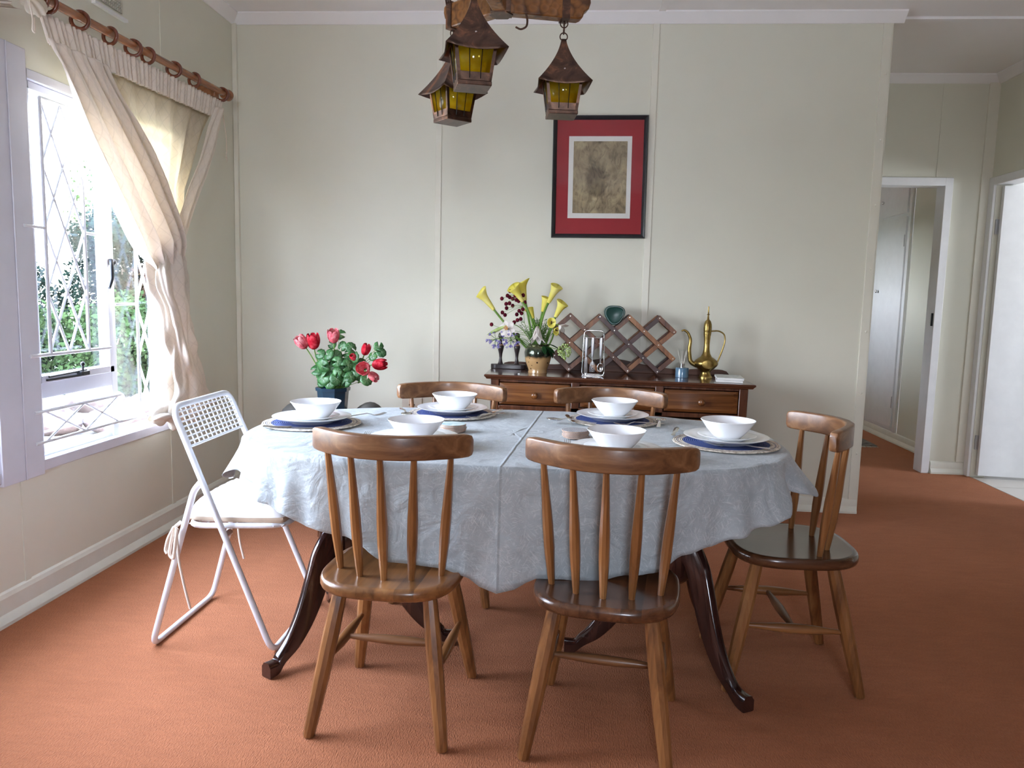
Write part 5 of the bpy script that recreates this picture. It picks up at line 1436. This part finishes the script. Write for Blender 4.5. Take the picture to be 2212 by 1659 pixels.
# reed diffuser
df = thing('reed_diffuser', 'blue glass reed diffuser with thin white reeds between rack and brass ewer', 'diffuser', (.622, 4.27, sbz(.622)))
MB().lathe([(0, 0), (.034, 0), (.036, .002), (.036, .050), (.034, .054), (.02, .056), (0, .056)], 32).build('bottle', plain('blue_glazed_glass', (.10, .19, .28), .15, var=.03, coat=.4), df, ang=40)
MB().lathe([(0, .055), (.0135, .055), (.0135, .076), (.009, .077), (0, .077)], 24).build('collar', M_CHROME, df, ang=40)
M_REED = plain('pale_reed', (.72, .68, .60), .6)
for dx, dy in ((-.027, .004), (-.012, -.006), (.0, .006), (.016, -.004), (.024, .008)):
    MB().tube([(dx * .15, dy * .3, .06), (dx, dy, .146)], .0012, 5).build('reed', M_REED, df)
# brass ewer
def brass():
    m, nt, N, L, b = newmat('aged_brass')
    f = noise(nt, coords(nt), 26, 5); L.new(ramp(nt, f, ((.3, (.20, .13, .035)), (.6, (.38, .27, .09)), (.8, (.50, .38, .16)))), b.inputs['Base Color'])
    b.inputs['Metallic'].default_value = 1; b.inputs['Roughness'].default_value = .32; bump(nt, noise(nt, coords(nt), 90, 3), b, .25, .002); return m
M_BR = brass()
ew = thing('brass_ewer', 'tall engraved brass ewer with long curved spout on the sideboard', 'ewer', (.752, 4.29, sbz(.752)))
MB().lathe([(0, 0), (.037, 0), (.038, .006), (.030, .016), (.026, .03), (.027, .038), (.045, .052), (.062, .070), (.066, .082), (.062, .094), (.045, .108), (.030, .118), (.021, .135), (.016, .16), (.0155, .19), (.0175, .22), (.021, .248), (.0205, .256), (.022, .262), (0, .262)], 40).build('body', M_BR, ew, ang=50)
MB().lathe([(0, .26), (.0215, .262), (.022, .275), (.021, .295), (.015, .313), (.006, .322), (.004, .345), (.009, .348), (.004, .352), (.0035, .365), (.003, .392), (0, .394)], 28).build('lid', M_BR, ew, ang=50)
sp_ = bez([(-.048, 0, .068), (-.085, 0, .085), (-.095, 0, .15), (-.088, 0, .21), (-.105, 0, .248), (-.128, 0, .262), (-.140, 0, .255)], .03, 6)
nn_ = len(sp_); MB().tube(sp_, [.013 - .0085 * (k / (nn_ - 1)) for k in range(nn_)], 12).build('spout', M_BR, ew, ang=60)
hd = bez([(.020, 0, .258), (.060, 0, .262), (.092, 0, .245), (.098, 0, .205), (.080, 0, .14), (.060, 0, .085)], .03, 6)
MB().tube(hd, .0042, 10).build('handle', M_BR, ew, ang=60)
MB().lathe([(.0, 0), (.030, .0), (.031, .003), (.024, .0045), (.0, .004)], 24).xf(Matrix.Translation((0, -.0615, .080)) @ Matrix.Rotation(rad(90), 4, 'X') @ Matrix.Diagonal((1, .75, 1, 1))).build('medallion', M_BR, ew, ang=50)
# booklets
for k, (dz, rz_, lb, c_) in enumerate(((0, -9, 'thin white booklet at the bottom of the small stack beside the ewer', (.72, .70, .72)), (.0125, -6, 'thin white booklet with grey cover print on top of the small stack', (.62, .64, .62)))):
    t = thing('booklet', lb, 'booklet', (.857, 4.175, sbz(.857) + .001 + dz), rad(rz_), rot=(0, rad(.55), rad(rz_)))
    MB().box(-.068, .068, -.095, .095, 0, .0105).build('pages', plain('white_paper', (.74, .73, .70), .7), t, bevel=.001)
    MB().box(-.0685, .0685, -.0955, .0955, .0105, .0118).build('cover', plain('booklet_cover_%d' % k, c_, .4, var=.25, nscale=30), t)

# ================================================================== TULIPS BEHIND THE TABLE
PX_, PY_ = -1.189, 3.80
ps = thing('plant_stand', 'low round wooden stand behind the table under the tulip pot', 'stand', (PX_, PY_, 0))
MB().lathe([(0, .508), (.23, .508), (.235, .518), (.235, .530), (.23, .536), (0, .536)], 36).build('stand_top', M_SB_X, ps, ang=40)
for k in range(3):
    a = 2 * pi * k / 3 + .5; MB().tube([(cos(a) * .1, sin(a) * .1, .50), (cos(a) * .2, sin(a) * .2, 0.006)], [.018, .014], 10).build('leg', M_SB_Z, ps)
rows = []
for i in range(14):
    q = i / 13; row = []
    for j in range(72):
        a = 2 * pi * j / 72; r = .03 + .245 * q
        z = .540 + .006 * (1 + sin(a * 7 + q * 5)) * q + (.105 * max(0, cos(a - .25)) ** 2 + .10 * max(0, -cos(a + .1)) ** 4) * max(0, sin(pi * min(1, max(0, q - .22) * 1.35))) ** .7 
        if q > .9: z -= .12 * (q - .9) / .1
        row.append((r * cos(a) * 1.08, r * sin(a) * .9, z))
    rows.append(row)
gc = MB().grid(rows, closed=True).build('stand_cloth', plain('dark_grey_canvas', (.075, .07, .062), .8, var=.25, nscale=14, bmp=.3, bscale=30), None, loc=(PX_, PY_, 0), solid=.003, ang=180)
tag(gc, 'crumpled dark grey cloth spread under the navy flower pot', 'cloth')
tp = thing('potted_tulips', 'pink and red tulips with round green leaves in an octagonal navy pot', 'potted plant', (PX_, PY_, .546))
rr = []
for z, r in ((0, .062), (.005, .066), (.16, .079), (.162, .086), (.178, .088), (.180, .084), (.165, .076), (.15, .07)):
    rr.append([(r * cos(2 * pi * k / 8 + pi / 8), r * sin(2 * pi * k / 8 + pi / 8), z) for k in range(8)])
MB().rings(rr).build('pot', plain('navy_ceramic', (.012, .035, .06), .22, var=.15, coat=.3), tp, ang=20)
TS = .00229
def tq(px, py, dy=0): return Vector(((px - 719) * TS, dy, .182 + (838 - py) * TS))
def tulleaf_mat():
    m, nt, N, L, b = newmat('veined_geranium_leaf')
    N.remove(b); out = [n for n in N if n.type == 'OUTPUT_MATERIAL'][0]
    d = N.new('ShaderNodeBsdfDiffuse'); g = N.new('ShaderNodeBsdfGlossy'); mx = N.new('ShaderNodeMixShader'); g.inputs['Roughness'].default_value = .4
    c = ramp(nt, noise(nt, coords(nt), 25, 3), ((.3, (.022, .085, .026)), (.55, (.045, .15, .045)), (.75, (.10, .24, .08))))
    L.new(c, d.inputs[0]); mx.inputs[0].default_value = .06; L.new(d.outputs[0], mx.inputs[1]); L.new(g.outputs[0], mx.inputs[2]); L.new(mx.outputs[0], out.inputs[0]); return m
M_TL = tulleaf_mat(); M_TV = plain('pale_leaf_vein', (.22, .34, .18), .6)
def round_leaf(lf, vn, c, nrm, R_, sp):
    n_ = Vector(nrm).normalized(); u_ = n_.orthogonal().normalized(); u_ = Quaternion(n_, sp) @ u_; w_ = n_.cross(u_); rows = []
    for i in range(4):
        q = (i + .02) / 3; row = []
        for j in range(19):
            a = .35 + (2 * pi - .7) * j / 18; r = R_ * q * (1 + .05 * sin(a * 9) * q)
            row.append(c + u_ * (r * cos(a)) + w_ * (r * sin(a)) + n_ * (R_ * (-.22 * q * q + .05 * sin(a * 5) * q)))
        rows.append(row)
    g = MB().grid(rows); lf.add(g.v, g.f)
    for k in range(5):
        a = pi + (k - 2) * .75; pts = [c + u_ * (R_ * q * cos(a)) + w_ * (R_ * q * sin(a)) + n_ * (R_ * (-.22 * q * q) + .0012) for q in (0, .4, .8)]
        vn.tube(pts, [.0009, .0007, .0004], 4)
lf = MB(); vn = MB(); stems = MB()
rnd = random.Random(3)
spec = [(671 + 59, 722, .03, .024), (742, 747, -.02, .020), (763, 749, -.02, .022), (757, 760, 0, .02), (824, 746, -.02, .020), (831, 757, -.03, .021), (810, 767, -.02, .019), (801, 817, -.05, .025), (694, 765, -.03, .022), (714, 765, -.05, .025), (706, 790, -.075, .028), (738, 780, -.07, .022), (740, 801, -.08, .019), (692, 797, -.05, .030), (707, 815, -.075, .030), (690, 790, 0, .03), (770, 770, -.04, .024), (760, 788, -.06, .024), (776, 800, -.05, .026), (738, 816, -.08, .026), (722, 826, -.08, .024), (755, 822, -.06, .024), (780, 815, -.03, .025), (728, 770, -.02, .026), (748, 772, -.01, .024), (786, 783, -.02, .022), (715, 745, .01, .018), (767, 812, -.07, .022), (702, 826, -.06, .02), (790, 800, -.01, .022)]
for px, py, dy, R_ in spec:
    R_ *= 1.32; c = tq(px, py, dy); nrm = Vector((rnd.gauss(0, .35) + (px - 735) * .004, -1, rnd.gauss(.45, .3)))
    if R_ < .0: pass
    round_leaf(lf, vn, c, nrm, R_, rnd.random() * 6)
    stems.tube([Vector(((px - 735) * .0003, 0, .16)), Vector((c.x * .5, c.y * .4, (.16 + c.z) * .5)), c + Vector((0, .004, 0))], .0013, 5)
for k in range(34):
    a = rnd.random() * 2 * pi; rr0 = rnd.random() ** .5; c = Vector((.035 + .115 * rr0 * cos(a) - .01, .06 * rr0 * sin(a) + .0, .205 + .10 * rnd.random() + .02 * rr0))
    round_leaf(lf, vn, c, (cos(a) * .8, sin(a) - .4, .7), .029, rnd.random() * 6); stems.tube([(0, 0, .16), c], .0013, 5)
lv = tag(lf.build('leaves', M_TL, tp, ang=180, solid=.0006), None); vn.build('veins', M_TV, lv); 
MB().lathe([(0, .16), (.07, .16), (.07, .165), (0, .168)], 16).build('potting_moss', plain('potting_moss', (.05, .06, .03), .9, var=.4, nscale=60), tp)
stems.build('leaf_stalks', M_STEM, tp)
M_TP = leaf_mat('pink_tulip_petal', (.58, .07, .10), (.76, .18, .21), (.88, .48, .48), .25, 45)
M_TR = leaf_mat('red_tulip_petal', (.42, .01, .025), (.58, .03, .05), (.72, .12, .15), .2, 45)
def tulip(c, d, S, mt, opened=.0):
    root = Vector((c.x * .18, 0, .17)); d = Vector(d).normalized()
    st = MB().tube(curve3(c, c - d * .06, root), .0028, 7).build('tulip_stem', M_STEM, tp, ang=80)
    for k in range(6):
        rows = []; a0 = k * pi / 3; rr0 = S * (.46 if k % 2 else .42)
        for i in range(9):
            q = i / 8; row = []; prof_ = sin(pi * min(1, .12 + q * .62)) ** .7
            rad__ = rr0 * (prof_ * (1 - opened * .0) + opened * q * .9) * (1.0 if q > .05 else .6)
            for j in range(7):
                e = (-1 + 2 * j / 6); wa = (.72 * (1 - max(0, q - .55) ** 1.6 * 1.9)) * e
                row.append((cos(a0 + wa) * rad__, sin(a0 + wa) * rad__, S * 1.12 * q - .02 * S * abs(e)))
            rows.append(row)
        mb = MB().grid(rows); orient(mb, c, d); mb.build('petal', mt, st, ang=180, solid=.0006)
tulip(tq(663, 753, -.03), (-.45, -.35, .75), .064, M_TP, .08)
tulip(tq(680, 755, -.02), (-.05, -.2, 1), .070, M_TR, .10)
tulip(tq(724, 740, -.02), (.05, -.35, 1), .062, M_TP, .18)
tulip(tq(788, 766, .01), (.3, -.1, .9), .052, M_TR, .0)
tulip(tq(772, 776, -.03), (-.2, -.6, .6), .034, M_TR, .0)
tulip(tq(800, 796, -.07), (.05, -1, .25), .064, M_TP, .35)
tulip(tq(812, 786, -.03), (1, -.2, .12), .064, M_TR, .0)
tulip(tq(806, 804, -.04), (.75, -.4, -.5), .05, M_TP, .0)

# ================================================================== GARDEN
gd = MB(); nx_ = 46
rg_ = random.Random(5)
rows = []
for i in range(nx_ + 1):
    x = -2.35 - (i / nx_) ** 1.4 * 60; row = []
    for j in range(61):
        y = -20 + j * 1.2; row.append((x, y, -.42 + (.04 * sin(x * 1.7 + y * .9) if x < -5 else 0)))
    rows.append(row)
m, nt, N, L, b = newmat('garden_ground')
v = coords(nt); t = N.new('ShaderNodeTexCoord'); se = N.new('ShaderNodeSeparateXYZ'); L.new(t.outputs['Object'], se.inputs[0])
f = noise(nt, v, .55, 4)
edge = math_n(nt, 'ADD', math_n(nt, 'MULTIPLY', se.outputs['X'], -1.0), math_n(nt, 'MULTIPLY', f, 2.0))
pav = ramp(nt, noise(nt, v, 3, 5), ((.3, (.30, .27, .235)), (.6, (.42, .39, .345)), (.8, (.36, .35, .25))))
gr = ramp(nt, noise(nt, v, 9, 4), ((.3, (.018, .04, .008)), (.6, (.04, .075, .014)), (.8, (.07, .11, .025))))
mask = N.new('ShaderNodeMapRange'); mask.inputs['From Min'].default_value = 8.6; mask.inputs['From Max'].default_value = 9.4; L.new(edge, mask.inputs['Value'])
L.new(mix(nt, mask.outputs[0], pav, gr), b.inputs['Base Color']); b.inputs['Roughness'].default_value = .95
tag(MB().grid(rows).build('ground', m, None, ang=180), 'pale paving turning to bright grass outside the window', 'ground', None, 'structure')
M_ROCK = plain('garden_rock', (.07, .045, .038), .9, var=.5, nscale=6, bmp=.5, bscale=14, bdist=.03)
for k, (x, y, r) in enumerate(((-6.3, 9.75, .34), (-6.45, 8.65, .30), (-5.15, 8.3, .30), (-5.75, 8.05, .28), (-4.3, 8.6, .24), (-6.6, 8.6, .30), (-3.9, 7.7, .18), (-6.5, 6.6, .25), (-5.3, 9.5, .3))):
    mb = MB().sphere((0, 0, 0), r, 16, 12, (1.25, 1, .6)); rk_ = random.Random(k)
    ph = [rk_.random() * 6 for _ in range(6)]
    mb.v = [(x0 * (1 + .14 * sin(z0 * 9 + ph[0]) + .1 * sin(y0 * 13 + ph[1])), y0 * (1 + .14 * sin(x0 * 10 + ph[2])), z0 * (1 + .2 * sin(x0 * 8 + ph[3] + y0 * 6))) for x0, y0, z0 in mb.v]
    o = mb.build('garden_rock', M_ROCK, None, loc=(x, y, -.42 + r * .3), ang=50); tag(o, ('brown weathered rock on the garden paving, beside the low lattice bars', 'brown rock nearer the window sill than its neighbours', 'small brown rock closest to the window mullion foot', 'largest brown rock on the garden paving', 'brown rock seen beneath the tied curtain', 'brown rock at the edge of the garden grass', 'smallest brown rock, near the curtain', 'brown rock beyond the broad window post', 'brown rock farthest out, under the green shrubs')[k], 'rock', 'rocks on the garden paving')
LM = [leaf_mat('bright_shrub_leaf', (.014, .026, .010), (.032, .055, .020), (.06, .088, .036), .2, 1.2),
      leaf_mat('dark_conifer_leaf', (.003, .007, .005), (.006, .013, .010), (.013, .024, .018), .12, 1.2),
      leaf_mat('russet_leaf', (.018, .008, .006), (.032, .016, .011), (.026, .026, .012), .12, 1.2)]
M_BARK = plain('bark', (.12, .09, .07), .9, var=.3)
def shrub(name, label, cat, x, y, h, r, kind, n, z0=.0, seed=0, grp=None, trunk=True):
    R_ = random.Random(seed); t = thing(name, label, cat, (x, y, -.43), group=grp)
    lobes = [(Vector((R_.gauss(0, r * .45), R_.gauss(0, r * .45), z0 + (h - z0) * (.12 + .8 * R_.random()))), r * R_.uniform(.38, .62)) for _ in range(11)]
    mb = MB(); sz = .065 if kind != 1 else .085
    for k in range(int(n * 1.7)):
        c, lr = lobes[R_.randrange(11)]; d = Vector((R_.gauss(0, 1), R_.gauss(0, 1), R_.gauss(0, .8))).normalized(); p = c + d * lr * R_.uniform(.72, 1.05)
        if p.z < .02: p.z = .02 + R_.random() * .2
        a = Vector((R_.gauss(0, 1), R_.gauss(0, 1), R_.gauss(-.3, .6))).normalized(); s_ = a.cross(d).normalized() if a.cross(d).length > .01 else a.orthogonal()
        L_ = sz * R_.uniform(.7, 1.5); w = L_ * (.36 if kind != 1 else .26)
        mb.add([p, p + a * L_ * .5 + s_ * w, p + a * L_, p + a * L_ * .5 - s_ * w], [(0, 1, 2, 3)])
    mb.build('foliage', LM[kind], t, ang=180)
    if trunk:
        tr = MB(); tr.tube([(0, 0, 0), (.04, 0, h * .35), (0, .05, h * .8)], [.07, .05, .02], 8)
        for k in range(7):
            c, lr = lobes[k]; tr.tube([(0, 0, h * .2 + .05 * k), c * .6 + Vector((0, 0, h * .1)), c], [.03, .018, .006], 6)
        tr.build('trunk', M_BARK, t)
    return t
shr = [('shrub', 'bright green shrub low behind the rocks, before the dark conifers', 'shrub', -6.9, 11.0, 1.35, .75, 0, 5200, 0),
       ('shrub', 'bright green shrub behind the window mullion', 'shrub', -5.7, 11.4, 1.5, .8, 0, 5200, 0),
       ('shrub', 'bright green shrub beside the tied curtain', 'shrub', -4.6, 11.6, 1.3, .75, 0, 4600, 0),
       ('shrub', 'russet leaved shrub between green shrubs', 'shrub', -6.4, 12.2, 2.3, .7, 2, 4600, .8),
       ('shrub', 'pale green shrub seen past the broad window post', 'shrub', -8.4, 10.4, 1.5, .85, 0, 4600, 0),
       ('conifer', 'dark conifer showing through the window lattice', 'tree', -7.7, 12.8, 3.1, 1.2, 1, 9000, 0),
       ('conifer', 'dark conifer behind the russet shrub', 'tree', -6.0, 13.4, 2.7, 1.15, 1, 9000, 0),
       ('conifer', 'tall dark conifer behind the curtain edge', 'tree', -4.7, 13.2, 3.3, 1.1, 1, 8000, 0),
       ('conifer', 'dark conifer beyond the broad window post', 'tree', -9.6, 12.2, 2.8, 1.2, 1, 7000, 0),
       ('garden_tree', 'loose light tree rising above the dark conifers', 'tree', -7.4, 14.4, 5.2, 1.5, 0, 3600, 2.6),
       ('garden_tree', 'thin russet tree rising behind the conifers', 'tree', -5.6, 14.8, 4.3, 1.1, 2, 3200, 1.6)]
for i, (nm, lb, ct_, x, y, h, r, kd, n_, z0) in enumerate(shr):
    shrub(nm, lb, ct_, x, y, h, r, kd, n_, z0, 20 + i)
